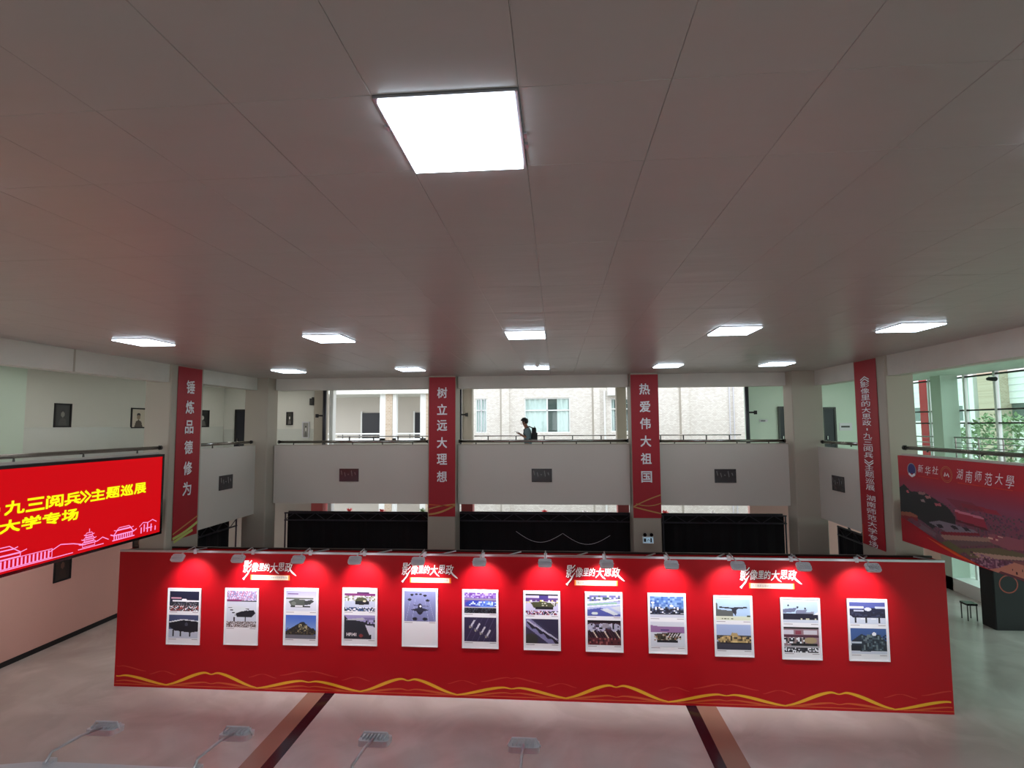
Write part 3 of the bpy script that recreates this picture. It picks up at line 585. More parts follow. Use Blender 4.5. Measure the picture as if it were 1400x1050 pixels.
for (cx, zt, kinds, desc, pos) in posters:
    t_ = thing('framed_poster', 'white framed poster: '+desc+(', '+pos if pos else ''), 'poster', (cx, WY-.012, zt-PH_), 'photo posters on the red wall')
    x0, x1 = cx-PW/2, cx+PW/2; z0 = zt-PH_
    obj('mount_board', B(x0+.01, x1-.01, WY-.014, WY, z0+.01, zt-.01), 'frame_white', t_)
    fr_ = MB(); w_ = .022
    fr_.box(x0, x1, WY-.026, WY, zt-w_, zt).box(x0, x1, WY-.026, WY, z0, z0+w_).box(x0, x0+w_, WY-.026, WY, z0+w_, zt-w_).box(x1-w_, x1, WY-.026, WY, z0+w_, zt-w_)
    obj('frame', fr_, 'frame_white', t_)
    spans = [(.055, .405), (.475, .885)] if len(kinds) == 2 else [(.05, .69 if kinds[0] == 'missiles_up' else .565)]
    for kd, (a, b_) in zip(kinds, spans):
        im = ph(kd); H_ = (b_-a)*PH_
        obj('photograph', im.mesh('photograph', (x0+.045, WY-.0155, zt-a*PH_), (1, 0, 0), (0, 0, -1), PW-.09, H_), 'photo_print', t_)
        cz = zt-b_*PH_-.025
        obj('caption', B(x0+.05, x0+.22, WY-.0152, WY-.014, cz-.006, cz+.004).box(x1-.18, x1-.05, WY-.0152, WY-.014, cz-.006, cz+.004), 'grey_print', t_)
        if kd == 'submarine': obj('hull_number', text_mb(MB(), 'HF141', .08, (cx-.17, WY-.0165, zt-b_*PH_+.09), X_, Z_, fit=.2, fith=.06, bold=.004), 'letter_white', t_)

# clamp-on floodlights ----------------------------------------------------
def floodlight(lab, x, y, s, group):
    """s=-1: arm towards the viewer (far wall); s=+1: arm away from the viewer (near wall)"""
    t_ = thing('clamp_floodlight', lab, 'floodlight', (x, y, WH), group)
    yb, yh = y+s*-.02, y+s*.56; by, bz = (.70, .714) if s < 0 else (.16, .987)
    obj('clamp', B(x-.03, x+.03, y-.035+(0.02), y+.055, WH-.05, WH+.045), 'lamp_grey', t_)
    obj('arm', MB().tube([(x, yb, WH+.04), (x, y+s*.03, WH+.10), (x, y+s*.3, WH+.075), (x, y+s*.5, WH+.03)], .012, 8), 'aluminium', t_, True)
    # head: shallow finned box tilted to face the wall and slightly down
    C_ = Vector((x, yh, WH+.0)); ya = Vector((0, -s*by, -bz)); xa = Vector((1, 0, 0)); za = Vector((0, -s*bz, by))   # ya: beam direction, za: plate's up
    def slab(u0, u1, v0, v1, d0, d1): return [C_+xa*a+za*b_+ya*c_ for c_ in (d0, d1) for (a, b_) in ((u0, v0), (u1, v0), (u1, v1), (u0, v1))]
    BF = [(3, 2, 1, 0), (4, 5, 6, 7), (0, 1, 5, 4), (1, 2, 6, 5), (2, 3, 7, 6), (3, 0, 4, 7)]
    mb = MB(); pl = []
    for i in range(20):
        q = 2*math.pi*i/20; cc, ss = math.cos(q), math.sin(q); pl.append((math.copysign(abs(cc)**.35, cc)*.13, math.copysign(abs(ss)**.35, ss)*.085))
    vs = [C_+xa*a+za*b_+ya*d for d in (-.01, .035) for a, b_ in pl]; n_ = 20
    mb.add(vs, [tuple(range(n_)), tuple(reversed(range(n_, 2*n_)))]+[(i, i+n_, (i+1) % n_+n_, (i+1) % n_) for i in range(n_)])
    h = obj('housing', mb, 'lamp_grey', t_)
    fins = MB()
    for i in range(7): fins.add(slab(-.09+i*.03-.004, -.09+i*.03+.004, -.06, .06, -.03, -.008), BF)
    obj('fins', fins, 'lamp_grey', h)
    obj('lens', MB().add(slab(-.10, .10, -.06, .06, .035, .038), BF), 'lens', h)
    obj('yoke', MB().tube([C_+xa*-.138+ya*.01, C_+xa*-.1-ya*.05, C_+xa*.1-ya*.05, C_+xa*.138+ya*.01], .008, 6), 'lamp_grey', t_)
    ld = bpy.data.lights.new('flood_lamp', 'SPOT'); ld.energy = SPOT; ld.spot_size = math.radians(100); ld.spot_blend = .85; ld.shadow_soft_size = .06; ld.color = (1, .96, .97)
    lo = bpy.data.objects.new('flood_lamp', ld); COL.objects.link(lo); lo.parent = t_; lo.location = C_+ya*.06-t_.location
    lo.rotation_euler = (Vector((0, -s*.55, -.835)) if s < 0 else ya).to_track_quat('-Z', 'Y').to_euler()
    return t_
ords = ['leftmost', 'second from left', 'third from left', 'fourth from left', 'fifth from left', 'sixth from left', 'sixth from right', 'fifth from right', 'fourth from right', 'third from right', 'second from right', 'rightmost']
for i, x in enumerate((-7.75, -6.46, -5.20, -4.03, -2.75, -1.53, -.25, .93, 2.15, 3.38, 4.57, 5.80)):
    floodlight(f'small grey clamp floodlight over the far red wall, {ords[i]} of twelve', x, WY, -1, 'floodlights over the far red wall')

# near display wall seen from behind ---------------------------------------
NY = 4.2
nw = thing('display_wall', 'back of a nearer display wall with pale top band and black lining', 'display wall', (-.3, NY-.2, 0))
path = [(-4.75, 3.45), (-4.72, 3.75), (-4.6, 3.98), (-4.4, 4.13), (-4.12, 4.19), (-3.9, 4.20), (3.4, 4.20)]
def strip(path, d0, d1, z0, z1):
    mb = MB(); N_ = []
    for i, p in enumerate(path):
        a, b_ = Vector(path[max(i-1, 0)]), Vector(path[min(i+1, len(path)-1)]); d = (b_-a).normalized(); N_.append(Vector((d.y, -d.x)))
    vs = []
    for p, q in zip(path, N_):
        for (d, z) in ((d0, z0), (d1, z0), (d1, z1), (d0, z1)): vs.append((p[0]+q.x*d, p[1]+q.y*d, z))
    fs = []
    for i in range(len(path)-1):
        k = 4*i
        for j in range(4): fs.append((k+j, k+(j+1) % 4, k+4+(j+1) % 4, k+4+j))
    fs += [(3, 2, 1, 0), tuple(4*(len(path)-1)+j for j in range(4))]; return mb.add(vs, fs)
obj('red_panel', strip(path, -.02, .0, 0, WH), 'red_print', nw)
obj('top_band', strip(path, -.024, .055, WH, WH+.03), 'lamp_grey', nw)
obj('black_lining', strip(path, .0, .02, 0, WH), 'black_cloth', nw)
for i in range(5): obj('stay', MB().tube([(-4.1+i*1.5, NY-.02, WH-.02), (-4.25+i*1.5, NY-.45, WH-.25)], .014, 6), 'aluminium', nw)
for i, x in enumerate((-4.02, -2.80, -1.57, -.30)):
    floodlight(f"clamp floodlight of the nearer wall at the photo's bottom edge, {['leftmost', 'second from left', 'third from left', 'rightmost'][i]}", x, NY, 1, 'floodlights over the nearer wall')

# ------------------------------------------------------------------ vertical banners
def vbanner(lab, O, X, wd, z0, z1, text, csz, zs, thin=(0, 0), tail=0):
    """O: centre point of the banner on its column face, X: reading direction along the face, n: outward"""
    X = Vector(X); n_ = X.cross(Vector((0, 0, 1))); O = Vector(O)+n_*.012
    t_ = thing('vertical_banner', lab, 'banner', (O.x, O.y, z0), 'vertical red banners')
    mb = MB(); nz = 24
    vs, fs = [], []
    for i in range(nz+1):
        z = z0+(z1-z0)*i/nz; off = .006*math.sin(i*.7)
        for a in (-.5, -.17, .17, .5): vs.append(O+X*(a*wd)+n_*(off*(1-abs(a)*2))+Vector((0, 0, z)))
    for i in range(nz):
        for j in range(3): k = i*4+j; fs.append((k, k+1, k+5, k+4))
    mb.add(vs, fs); k = len(vs); mb.add([v-n_*.008 for v in vs], [tuple(reversed(f_)) for f_ in fs])
    obj('cloth', mb, 'red_cloth', t_)
    P = O+n_*.012
    for ch, z in zip(text, zs):
        if ch == ' ': continue
        w_ = csz
        if ch == '·': obj('character', B(-.02, .02, 0, .002, -.02, .02).mesh('character'), 'letter_white', None); o = bpy.context.scene.objects[-1]; bpy.data.objects.remove(o); obj('character', flat(MB(), P+Vector((0, 0, z)), X, Z_, [(-.025, -.025), (.025, -.025), (.025, .025), (-.025, .025)]), 'letter_white', t_); continue
        if ch in '《》':
            s_ = 1 if ch == '《' else -1; mb = MB()
            for q in (0, .05): ribbon(mb, P+Vector((0, 0, z-q*1.0)), X, Z_, [(-.17, -.035*s_), (0, .035*s_), (.17, -.035*s_)], .026)
            obj('character', mb, 'letter_white', t_); continue
        obj('character', text_mb(MB(), ch, .3, P+Vector((0, 0, z)), X, Z_, fit=w_, fith=w_*1.06 if csz < .3 else .12, bold=.006 if csz < .3 else .001), 'letter_white', t_)
    for (pts, wd_, m_) in {0: [([(-.5, .14), (0, .28), (.5, .42)], .03, 'banner_gold'), ([(-.5, .04), (.1, .10), (.5, .28)], .06, 'banner_green'), ([(-.45, -.04), (0, .05), (.3, .12)], .06, 'banner_green')],
                           1: [([(-.5, .20), (0, .32), (.5, .34)], .03, 'banner_gold'), ([(-.5, .06), (.1, .08), (.5, .32)], .05, 'banner_gold'), ([(-.5, .33), (0, .3), (.5, .28)], .025, 'orange_print')],
                           2: [([(-.5, .3), (-.1, .5), (.5, .62)], .03, 'banner_gold'), ([(-.5, .3), (0, .2), (.5, .12)], .035, 'banner_gold'), ([(-.4, .38), (.1, .26), (.5, .4)], .022, 'banner_gold')],
                           3: [([(-.44, .42), (-.44, .05)], .02, 'orange_print')]}[tail]:
        if tail < 3: pts = [(pts[0][0]+(pts[2][0]-pts[0][0])*q/8, pts[0][1]*(1-q/8)**2+2*pts[1][1]*(q/8)*(1-q/8)+pts[2][1]*(q/8)**2) for q in range(9)]
        obj('gold_swirl', ribbon(MB(), P+Vector((0, 0, z0)), X, Z_, [(a*wd, b_) for a, b_ in pts], wd_), m_, t_)
    return t_
vbanner('red vertical banner with white characters on the left column beside the LED screen', (-8.54, 12.12, 0), (0, 1, 0), .84, 2.98, 6.88, '锤炼品德修为', .28, [6.43, 5.96, 5.50, 5.03, 4.55, 4.08], tail=0)
vbanner('red vertical banner on the back column left of the walking person', (-3.195, YB-.28, 0), (1, 0, 0), .75, 2.98, 6.86, '树立远大理想', .275, [6.42, 5.95, 5.50, 5.02, 4.56, 4.08], tail=1)
vbanner('red vertical banner on the back column above the emergency light', (2.42, YB-.28, 0), (1, 0, 0), .74, 2.98, 6.86, '热爱伟大祖国', .275, [6.46, 5.98, 5.52, 5.04, 4.57, 4.08], tail=2)
body = '《影像里的大思政·九三阅兵》主题巡展 湖南师范大学专场'
zs = []; z = 6.55
for ch in body:
    h_ = .14 if ch in '《》·' else (.09 if ch == ' ' else .142)
    zs.append(z-h_/2); z -= h_
vbanner('long red vertical banner on the right column with small white title text', (6.82, 12.62, 0), (0, -1, 0), .85, 2.82, 6.88, body, .34, [6.52-(6.52-a)*.99 for a in zs], tail=3)

# ------------------------------------------------------------------ LED screen on the left
SX, SY0, SY1, SZ0, SZ1 = -8.45, 4.3, 11.25, 3.23, 4.92
sc = thing('led_screen', 'large red LED screen with yellow title text on the left gallery', 'screen', (SX, 8, SZ0))
obj('casing', B(SX-.12, SX-.012, SY0, SY1, SZ0, SZ1), 'black_matt', sc)
fr_ = MB(); fr_.box(SX-.012, SX+.01, SY0, SY1, SZ1-.05, SZ1).box(SX-.012, SX+.01, SY0, SY1, SZ0, SZ0+.05).box(SX-.012, SX+.01, SY1-.05, SY1, SZ0+.05, SZ1-.05).box(SX-.012, SX+.01, SY0, SY0+.05, SZ0+.05, SZ1-.05)
obj('bezel', fr_, 'black_gloss', sc)
obj('display', B(SX-.012, SX-.002, SY0+.05, SY1-.05, SZ0+.05, SZ1-.05), 'screen_red', sc)
PX = SX+.001; XY = (0, 1, 0)
def scr_text(s_, y1, cw, zc, h_):
    mb = MB(); y = y1
    for ch in reversed(s_):
        if ch == ' ': y -= cw*.30; continue
        if ch in '《》':
            sg = 1 if ch == '》' else -1
            for q in (0, .10): ribbon(mb, (PX, y-.15+q, zc), XY, Z_, [(-.06*sg, h_*.5), (.06*sg, 0), (-.06*sg, -h_*.5)], .045)
            y -= cw*.55; continue
        if ch == '·': flat(mb, (PX, y-cw*.25, zc), XY, Z_, [(-.03, -.03), (.03, -.03), (.03, .03), (-.03, .03)]); y -= cw*.5; continue
        text_mb(mb, ch, .3, (PX, y-cw/2, zc), XY, Z_, fit=cw*.9, fith=h_, bold=.008); y -= cw
    return mb
obj('title_lettering', scr_text('《影像里的大思政·九三阅兵》主题巡展', 10.77, .343, 4.265, .20), 'screen_yellow', sc)
obj('subtitle_lettering', scr_text('湖南师范大学专场', 9.18, .352, 3.985, .185), 'screen_yellow', sc)
sk = MB()
def R_(y0, y1, z0, z1): flat(sk, (PX, 0, 0), XY, Z_, [(y0, z0), (y1, z0), (y1, z1), (y0, z1)])
b0 = SZ0+.085
def box_o(y0, y1, z0, z1, t=.012): R_(y0, y1, z0, z0+t); R_(y0, y1, z1-t, z1); R_(y0, y0+t, z0, z1); R_(y1-t, y1, z0, z1)
def roof(y0, y1, z0, h_, t=.014):
    ribbon(sk, (PX, 0, 0), XY, Z_, [(y0, z0+h_*.35), (y0+(y1-y0)*.12, z0), (y1-(y1-y0)*.12, z0), (y1, z0+h_*.35)], t)
    ribbon(sk, (PX, 0, 0), XY, Z_, [(y0+(y1-y0)*.12, z0), (y0+(y1-y0)*.25, z0+h_), (y1-(y1-y0)*.25, z0+h_), (y1-(y1-y0)*.12, z0)], t)
R_(SY0+.05, 9.1, b0, b0+.014)
box_o(6.0, 8.7, b0+.02, b0+.17); box_o(7.5, 8.15, b0+.17, b0+.23)
for i in range(24): R_(7.1+i*.066, 7.13+i*.066, b0+.03, b0+.15)
roof(7.4, 8.25, b0+.235, .07); roof(7.55, 8.1, b0+.31, .05)
ribbon(sk, (PX, 0, 0), XY, Z_, [(8.65, b0+.12), (8.85, b0+.2), (9.1, b0+.16), (9.35, b0+.09)], .016)
for k_, w_ in enumerate((.42, .32, .22)):
    roof(9.42-w_/2, 9.42+w_/2, b0+.10+k_*.075, .04); box_o(9.42-w_*.32, 9.42+w_*.32, b0+.045+k_*.075, b0+.10+k_*.075, .010)
R_(9.415, 9.43, b0+.30, b0+.36); R_(9.2, 9.75, b0+.02, b0+.035)
roof(9.9, 10.55, b0+.12, .09, .022); roof(9.98, 10.47, b0+.2, .05); R_(9.95, 10.5, b0+.02, b0+.04)
for i in range(9): R_(9.98+i*.055, 10.005+i*.055, b0+.04, b0+.12)
for (a, b_, c_, d) in ((10.66, 10.69, .03, .15), (10.74, 10.77, .05, .2), (10.8, 10.98, .1, .12), (10.83, 10.86, .03, .22), (10.93, 10.96, .03, .18), (11.05, 11.08, .03, .12)): R_(a, b_, b0+c_, b0+d)
ribbon(sk, (PX, 0, 0), XY, Z_, [(10.62, b0+.17), (10.72, b0+.24), (10.85, b0+.22), (10.98, b0+.26), (11.1, b0+.2)], .016)
ribbon(sk, (PX, 0, 0), XY, Z_, [(9.6, b0+.10), (9.72, b0+.15), (9.86, b0+.08)], .016)
obj('skyline_graphic', sk, 'screen_pink', sc)
for y in (6.5, 9.5, 11.0): obj('hanger', B(XL, SX-.1, y-.03, y+.03, 4.6, 4.66), 'dark_steel', sc)

# ------------------------------------------------------------------ aerial-view banner on the right
AX, AY0, AY1, AZ0, AZ1 = 6.80, 5.4, 11.60, 3.17, 4.85
ab = thing('aerial_banner', 'wide red banner with aerial campus picture hung on the right parapet', 'banner', (AX, 8.5, AZ0))
L_ = AY1-AY0; PXM = 190; a = Art(PXM*2, 130, (176, 22, 40))
def U(m): return m/L_                 # metres from the banner's left end -> unit x
def Q(pts, c, al=1.0): a.P([(U(x), y) for x, y in pts], c, al)
a.G(.22, .42, (168, 28, 48), (132, 66, 92)); a.G(.42, 1.0, (132, 66, 92), (84, 70, 74))
a.N(0, .46, 1, 1, [(92, 60, 84), (84, 74, 76), (110, 76, 92), (76, 60, 72)], .35, 2)
Q([(0, .38), (.15, .33), (.35, .4), (.7, .38), (1.0, .43), (1.35, .5), (1.5, .58), (1.5, .68), (1.0, .73), (.9, .76), (.6, .7), (0, .66)], (34, 38, 40))
Q([(0, .66), (.3, .64), (.5, .66), (.5, .72), (0, .72)], (150, 90, 70)); Q([(0, .70), (.5, .68), (.5, .72), (0, .745)], (130, 30, 40))
for x, y, w_, c in ((.2, .40, .07, (190, 90, 100)), (.55, .39, .2, (150, 110, 110)), (.75, .42, .14, (170, 110, 110)), (1.0, .48, .15, (170, 90, 100)), (.62, .47, .1, (150, 130, 130))): Q([(x, y), (x+w_, y-.01), (x+w_+.03, y+.02), (x+.03, y+.025)], c)
Q([(1.5, .52), (2.15, .54), (2.2, .62), (1.55, .60)], (150, 44, 66)); Q([(1.5, .50), (2.12, .52), (2.15, .54), (1.5, .525)], (196, 120, 140)); Q([(1.5, .6), (2.2, .62), (2.22, .64), (1.52, .62)], (90, 24, 40))
Q([(1.65, .42), (2.4, .43), (2.5, .47), (1.7, .46)], (150, 40, 60)); Q([(1.3, .40), (1.9, .40), (2.2, .46), (1.6, .5)], (120, 40, 56), .6)
Q([(.8, .70), (1.1, .655), (1.9, .66), (2.0, .68), (1.3, .76)], (120, 118, 130)); Q([(1.0, .70), (1.15, .69), (1.2, .72), (1.08, .735)], (30, 30, 40)); Q([(1.35, .675), (1.5, .67), (1.58, .70), (1.45, .705)], (30, 30, 40)); Q([(1.65, .665), (1.78, .66), (1.85, .685), (1.72, .69)], (30, 30, 40))
Q([(1.1, .77), (2.0, .68), (2.05, .70), (1.15, .80)], (120, 20, 40)); Q([(1.1, .80), (2.2, .70), (2.3, .73), (1.2, .84)], (150, 126, 112)); Q([(1.2, .84), (2.3, .73), (2.35, .75), (1.5, .87)], (96, 82, 84))
Q([(.35, .76), (.6, .74), (1.0, .80), (.95, .84), (.5, .80)], (110, 90, 100)); Q([(.2, .72), (.35, .70), (.6, .76), (.5, .79)], (110, 60, 80))
Q([(1.6, .88), (2.4, .77), (2.9, .76), (2.95, .80), (2.2, .90), (1.8, .94)], (92, 96, 66)); Q([(1.0, .90), (1.3, .84), (1.7, .90), (1.4, .97)], (88, 96, 60)); Q([(1.8, .885), (2.9, .79), (3.0, .80), (2.0, .92)], (170, 150, 130))
Q([(2.2, .66), (2.9, .64), (3.2, .70), (2.6, .76), (2.25, .74)], (140, 84, 96)); a.N(U(2.1), .66, U(2.5), .71, [(214, 180, 160), (140, 60, 80)], .5, 3)
Q([(1.7, 1.0), (2.1, .9), (2.9, .84), (3.2, .82), (3.2, 1.0)], (90, 60, 86)); a.N(U(1.8), .88, U(3.2), 1, [(120, 90, 116), (60, 40, 60), (150, 126, 140)], .5, 2)
Q([(2.15, 1.0), (2.35, .96), (2.75, .84), (6.2, .84), (6.2, 1.0)], (184, 134, 110)); Q([(2.6, .86), (2.75, .835), (6.2, .835), (6.2, .86)], (120, 80, 80))
for x, y in ((2.62, .92), (2.7, .94), (2.8, .90), (2.92, .955), (2.97, .89), (2.85, .865)): a.R(U(x), y, U(x+.03), y+.022, (50, 24, 26))
Q([(2.35, 1.0), (2.42, .975), (6.2, .975), (6.2, 1.0)], (80, 44, 56))
# red swoosh along the lower edge
sw = [(0, .755), (.15, .76), (.4, .80), (.7, .86), (1.1, .92), (1.5, .965), (1.9, .99), (2.2, 1.0), (0, 1.0)]
mbn = a.mesh('printed_cloth', (AX, AY1, AZ1), (0, -1, 0), (0, 0, -1), L_, AZ1-AZ0)
obj('printed_cloth', mbn, 'vinyl_print', ab)
H_ = AZ1-AZ0
def AB(mb, pts, d=.002): return flat(mb, (AX-d, AY1, AZ1), (0, -1, 0), (0, 0, -H_), pts)
obj('red_swoosh', AB(MB(), list(reversed([(x, y*1.0) for x, y in [(0, .73), (.12, .735), (.4, .775), (.75, .835), (1.15, .895), (1.6, .95), (2.0, .985), (2.3, 1.0), (0, 1.0)]]))), 'red_cloth', ab)
obj('orange_swoosh', ribbon(MB(), (AX-.003, AY1, AZ1), (0, -1, 0), (0, 0, -H_), [(.75, .87), (1.1, .915), (1.5, .955), (1.9, .985)], [.004, .02, .03, .006]), 'orange_print', ab)
obj('backing', B(AX+.002, AX+.06, AY0, AY1, AZ0, AZ1), 'red_cloth', ab)
OL = lambda x, z: (AX-.004, AY1-x, AZ1-z)
def ring(mb, x, z, r1, r2, d=.004, k=28):
    for i in range(k):
        t0, t1 = 2*math.pi*i/k, 2*math.pi*(i+1)/k; flat(mb, (AX-d, AY1-x, AZ1-z), (0, -1, 0), (0, 0, 1), [(r1*math.cos(t0), r1*math.sin(t0)), (r2*math.cos(t0), r2*math.sin(t0)), (r2*math.cos(t1), r2*math.sin(t1)), (r1*math.cos(t1), r1*math.sin(t1))])
    return mb
def disc(x, z, r, d): return flat(MB(), (AX-d, AY1-x, AZ1-z), (0, -1, 0), (0, 0, 1), [(r*math.cos(2*math.pi*i/24), r*math.sin(2*math.pi*i/24)) for i in range(24)])
obj('agency_emblem_rim', disc(.42, .26, .135, .0035), 'grey_print', ab); obj('agency_emblem_disc', disc(.42, .25, .108, .0045), 'logo_blue', ab)
e_ = MB(); ribbon(e_, OL(.42, .26), (0, -1, 0), (0, 0, 1), [(-.05, .05), (-.03, -.05), (.03, -.05), (.05, .04), (0, .08)], .022); ring(e_, .42, .35, .0, .035, .0055, 10)
obj('agency_emblem_mark', e_, 'red_cloth', ab)
obj('agency_emblem_base', ribbon(MB(), (AX-.006, AY1-.42, AZ1-.26), (0, -1, 0), (0, 0, 1), [(-.09, -.07), (0, -.115), (.09, -.07)], .045), 'letter_white', ab)
def brush(s_, x0, cw, z, h_, sh=.25):
    mb = MB()
    for i, ch in enumerate(s_): text_mb(mb, ch, .2, OL(x0+cw*(i+.5), z+(.015 if i % 2 else -.01)), (0, -1, 0), (0, 0, 1), fit=cw*.82, fith=h_*(1 if i % 2 else .88), bold=.0, shear=sh)
    return mb
obj('agency_lettering', brush('新华社', .58, .20, .22, .17), 'letter_white', ab)
obj('agency_underline', B(AX-.005, AX-.003, AY1-1.15, AY1-.60, AZ1-.365, AZ1-.35), 'faint_print', ab)
obj('university_emblem', ring(ring(MB(), 1.36, .26, .135, .142), 1.36, .26, .11, .115), 'banner_gold', ab)
e_ = MB(); ribbon(e_, OL(1.36, .27), (0, -1, 0), (0, 0, 1), [(-.06, -.03), (-.03, .04), (-.01, -.02)], .025); ribbon(e_, OL(1.36, .27), (0, -1, 0), (0, 0, 1), [(.01, -.01), (.03, .03), (.06, -.03)], .025)
obj('university_emblem_mark', e_, 'letter_white', ab)
obj('university_lettering', brush('湖南师范大學', 1.58, .205, .235, .20), 'letter_white', ab)
obj('university_underline', B(AX-.005, AX-.003, AY1-2.75, AY1-1.62, AZ1-.385, AZ1-.37), 'faint_print', ab)

# ------------------------------------------------------------------ plaques, emergency light, pictures
def plaque(lab, c, X, n_):
    t_ = thing('wall_plaque', lab, 'plaque', Vector(c)-Vector((0, 0, .19)), 'dark stone plaques on the parapets')
    X, n_, c = Vector(X), Vector(n_), Vector(c)
    def bx(w_, h_, d0, d1):
        vs = [c+X*a+Vector((0, 0, b_))+n_*d for d in (d0, d1) for a, b_ in ((-w_, -h_), (w_, -h_), (w_, h_), (-w_, h_))]
        return MB().add(vs, [(0, 1, 2, 3), (7, 6, 5, 4), (0, 4, 5, 1), (1, 5, 6, 2), (2, 6, 7, 3), (3, 7, 4, 0)])
    obj('stone_face', bx(.285, .185, .0, .02), 'plaque_stone', t_)
    mb = MB(); s0 = -.24
    for i in range(5): flat(mb, c+n_*.022, X, Z_, [(s0+.1*i, .12-.05*(i % 3)), (s0+.1*i+.02, .14-.05*(i % 3)), (s0+.1*i+.045, .02-.04*(i % 2)), (s0+.1*i+.03, .0-.04*(i % 2))])
    obj('pale_marks', mb, 'mark_grey', t_)  # flat paler marks laid over the plaque face
plaque('dark square plaque on the back parapet, left bay', (-5.97, YB, 4.09), (1, 0, 0), (0, -1, 0))
plaque('dark square plaque on the back parapet below the walking person', (-.42, YB, 4.09), (1, 0, 0), (0, -1, 0))
plaque('dark square plaque on the back parapet, right bay', (4.58, YB, 4.08), (1, 0, 0), (0, -1, 0))
plaque('dark plaque on the left parapet beside the leftmost vertical banner', (XL, 13.72, 4.06), (0, 1, 0), (1, 0, 0))
plaque('dark plaque on the right parapet beside the right vertical banner', (XR, 14.12, 4.02), (0, -1, 0), (-1, 0, 0))
em = thing('emergency_light', 'twin-head emergency light with lit sign low on the back column', 'emergency light', (2.42, YB-.3, 2.3))
ey = YB-.28
obj('casing', B(2.27, 2.56, ey-.06, ey, 2.31, 2.50), 'white_paint', em); obj('sign_face', B(2.285, 2.545, ey-.064, ey-.06, 2.33, 2.48), 'sign_blue', em)
mb = MB(); mb.box(2.30, 2.36, ey-.068, ey-.064, 2.36, 2.45).box(2.47, 2.51, ey-.068, ey-.064, 2.35, 2.46); ribbon(mb, (2.42, ey-.067, 2.405), X_, Z_, [(-.03, -.03), (0, .03), (.03, -.02)], .014); obj('running_man_symbol', mb, 'black_matt', em)
for x in (2.33, 2.50): obj('lamp_head', MB().tube([(x, ey-.0, 2.555), (x, ey-.05, 2.555), (x, ey-.09, 2.55)], [.03, .042, .048], 12), 'black_gloss', em)
def picture(lab, c, X, n_, w_, h_, bg_, fg, frame='black_matt'):
    t_ = thing('framed_portrait', lab, 'picture', Vector(c)-Vector((0, 0, h_/2)), 'framed portraits in the galleries')
    X, n_, c = Vector(X), Vector(n_), Vector(c)
    def bx(a0, a1, b0_, b1_, d0, d1, mb):
        vs = [c+X*a+Vector((0, 0, b_))+n_*d for d in (d0, d1) for a, b_ in ((a0, b0_), (a1, b0_), (a1, b1_), (a0, b1_))]
        return mb.add(vs, [(0, 1, 2, 3), (7, 6, 5, 4), (0, 4, 5, 1), (1, 5, 6, 2), (2, 6, 7, 3), (3, 7, 4, 0)])
    mb = MB(); W2, H2, k = w_/2, h_/2, .04
    bx(-W2, W2, H2-k, H2, 0, .03, mb); bx(-W2, W2, -H2, -H2+k, 0, .03, mb); bx(-W2, -W2+k, -H2+k, H2-k, 0, .03, mb); bx(W2-k, W2, -H2+k, H2-k, 0, .03, mb)
    obj('frame', mb, frame, t_)
    ar = Art(24, 32, bg_); ar.P([(.2, 1), (.3, .68), (.5, .6), (.7, .68), (.82, 1)], [x*.5 for x in fg]); ar.E(.5, .42, .13, .17, fg); ar.P([(.36, .4), (.4, .22), (.6, .22), (.64, .4), (.5, .3)], (30, 28, 28))
    obj('portrait_print', ar.mesh('portrait_print', tuple(c-X*(W2-k)+n_*.012+Vector((0, 0, H2-k))), tuple(X), (0, 0, -1), w_-2*k, h_-2*k), 'photo_print', t_)
lx = -12.8
picture('dark framed portrait on the left gallery wall above the screen', (lx, 13.25, 5.82), (0, 1, 0), (1, 0, 0), .5, .62, (40, 40, 38), (120, 118, 110))
picture('framed sketch portrait partly behind the left column', (lx, 15.85, 5.78), (0, 1, 0), (1, 0, 0), .62, .62, (206, 196, 180), (150, 130, 110))
picture('black framed portrait just right of the leftmost banner', (lx, 18.9, 5.80), (0, 1, 0), (1, 0, 0), .75, .62, (36, 36, 36), (200, 196, 188))
picture('narrow dark framed portrait on the end wall beside corner column', (-10.15, 20.18, 5.80), (1, 0, 0), (0, -1, 0), .26, .50, (60, 58, 52), (226, 222, 214))
picture('lower grey framed portrait on the end wall near the drainpipe', (-9.50, 20.18, 5.36), (1, 0, 0), (0, -1, 0), .28, .62, (150, 148, 144), (220, 218, 214), 'lamp_grey')
picture('dark portrait on the pink lower left wall under the screen', (lx+.016, 13.47, 1.92), (0, 1, 0), (1, 0, 0), .5, .72, (44, 30, 28), (110, 76, 64))
picture('dark portrait on the lower left wall behind the exhibition wall end', (lx+.016, 16.1, 1.95), (0, 1, 0), (1, 0, 0), .55, .72, (60, 40, 34), (150, 104, 84))
sp = thing('wall_speaker', 'small black wall loudspeaker high on the end wall', 'loudspeaker', (-9.22, 20.1, 6.35))
obj('cabinet', B(-9.31, -9.15, 20.02, 20.18, 6.30, 6.55), 'black_matt', sp); obj('grille', B(-9.29, -9.17, 20.01, 20.02, 6.33, 6.52), 'dark_steel', sp); obj('bracket', B(-9.26, -9.2, 20.1, 20.18, 6.55, 6.6), 'dark_steel', sp)
sg = thing('wall_sign', 'small grey sign on the pale green wall right of the dark door', 'sign', (10.14, 20.17, 5.2))
obj('plate', B(9.94, 10.36, 20.16, 20.18, 5.24, 5.50), 'lamp_grey', sg); obj('marking', B(9.99, 10.28, 20.155, 20.16, 5.34, 5.40), 'dark_steel', sg)
sg = thing('room_sign', 'tiny dark sign on the green wall left of the narrow door', 'sign', (7.35, 20.17, 5.55))
obj('plate', B(7.22, 7.5, 20.16, 20.18, 5.56, 5.64), 'lamp_grey', sg); obj('marking', B(7.26, 7.42, 20.155, 20.16, 5.58, 5.61), 'black_matt', sg)

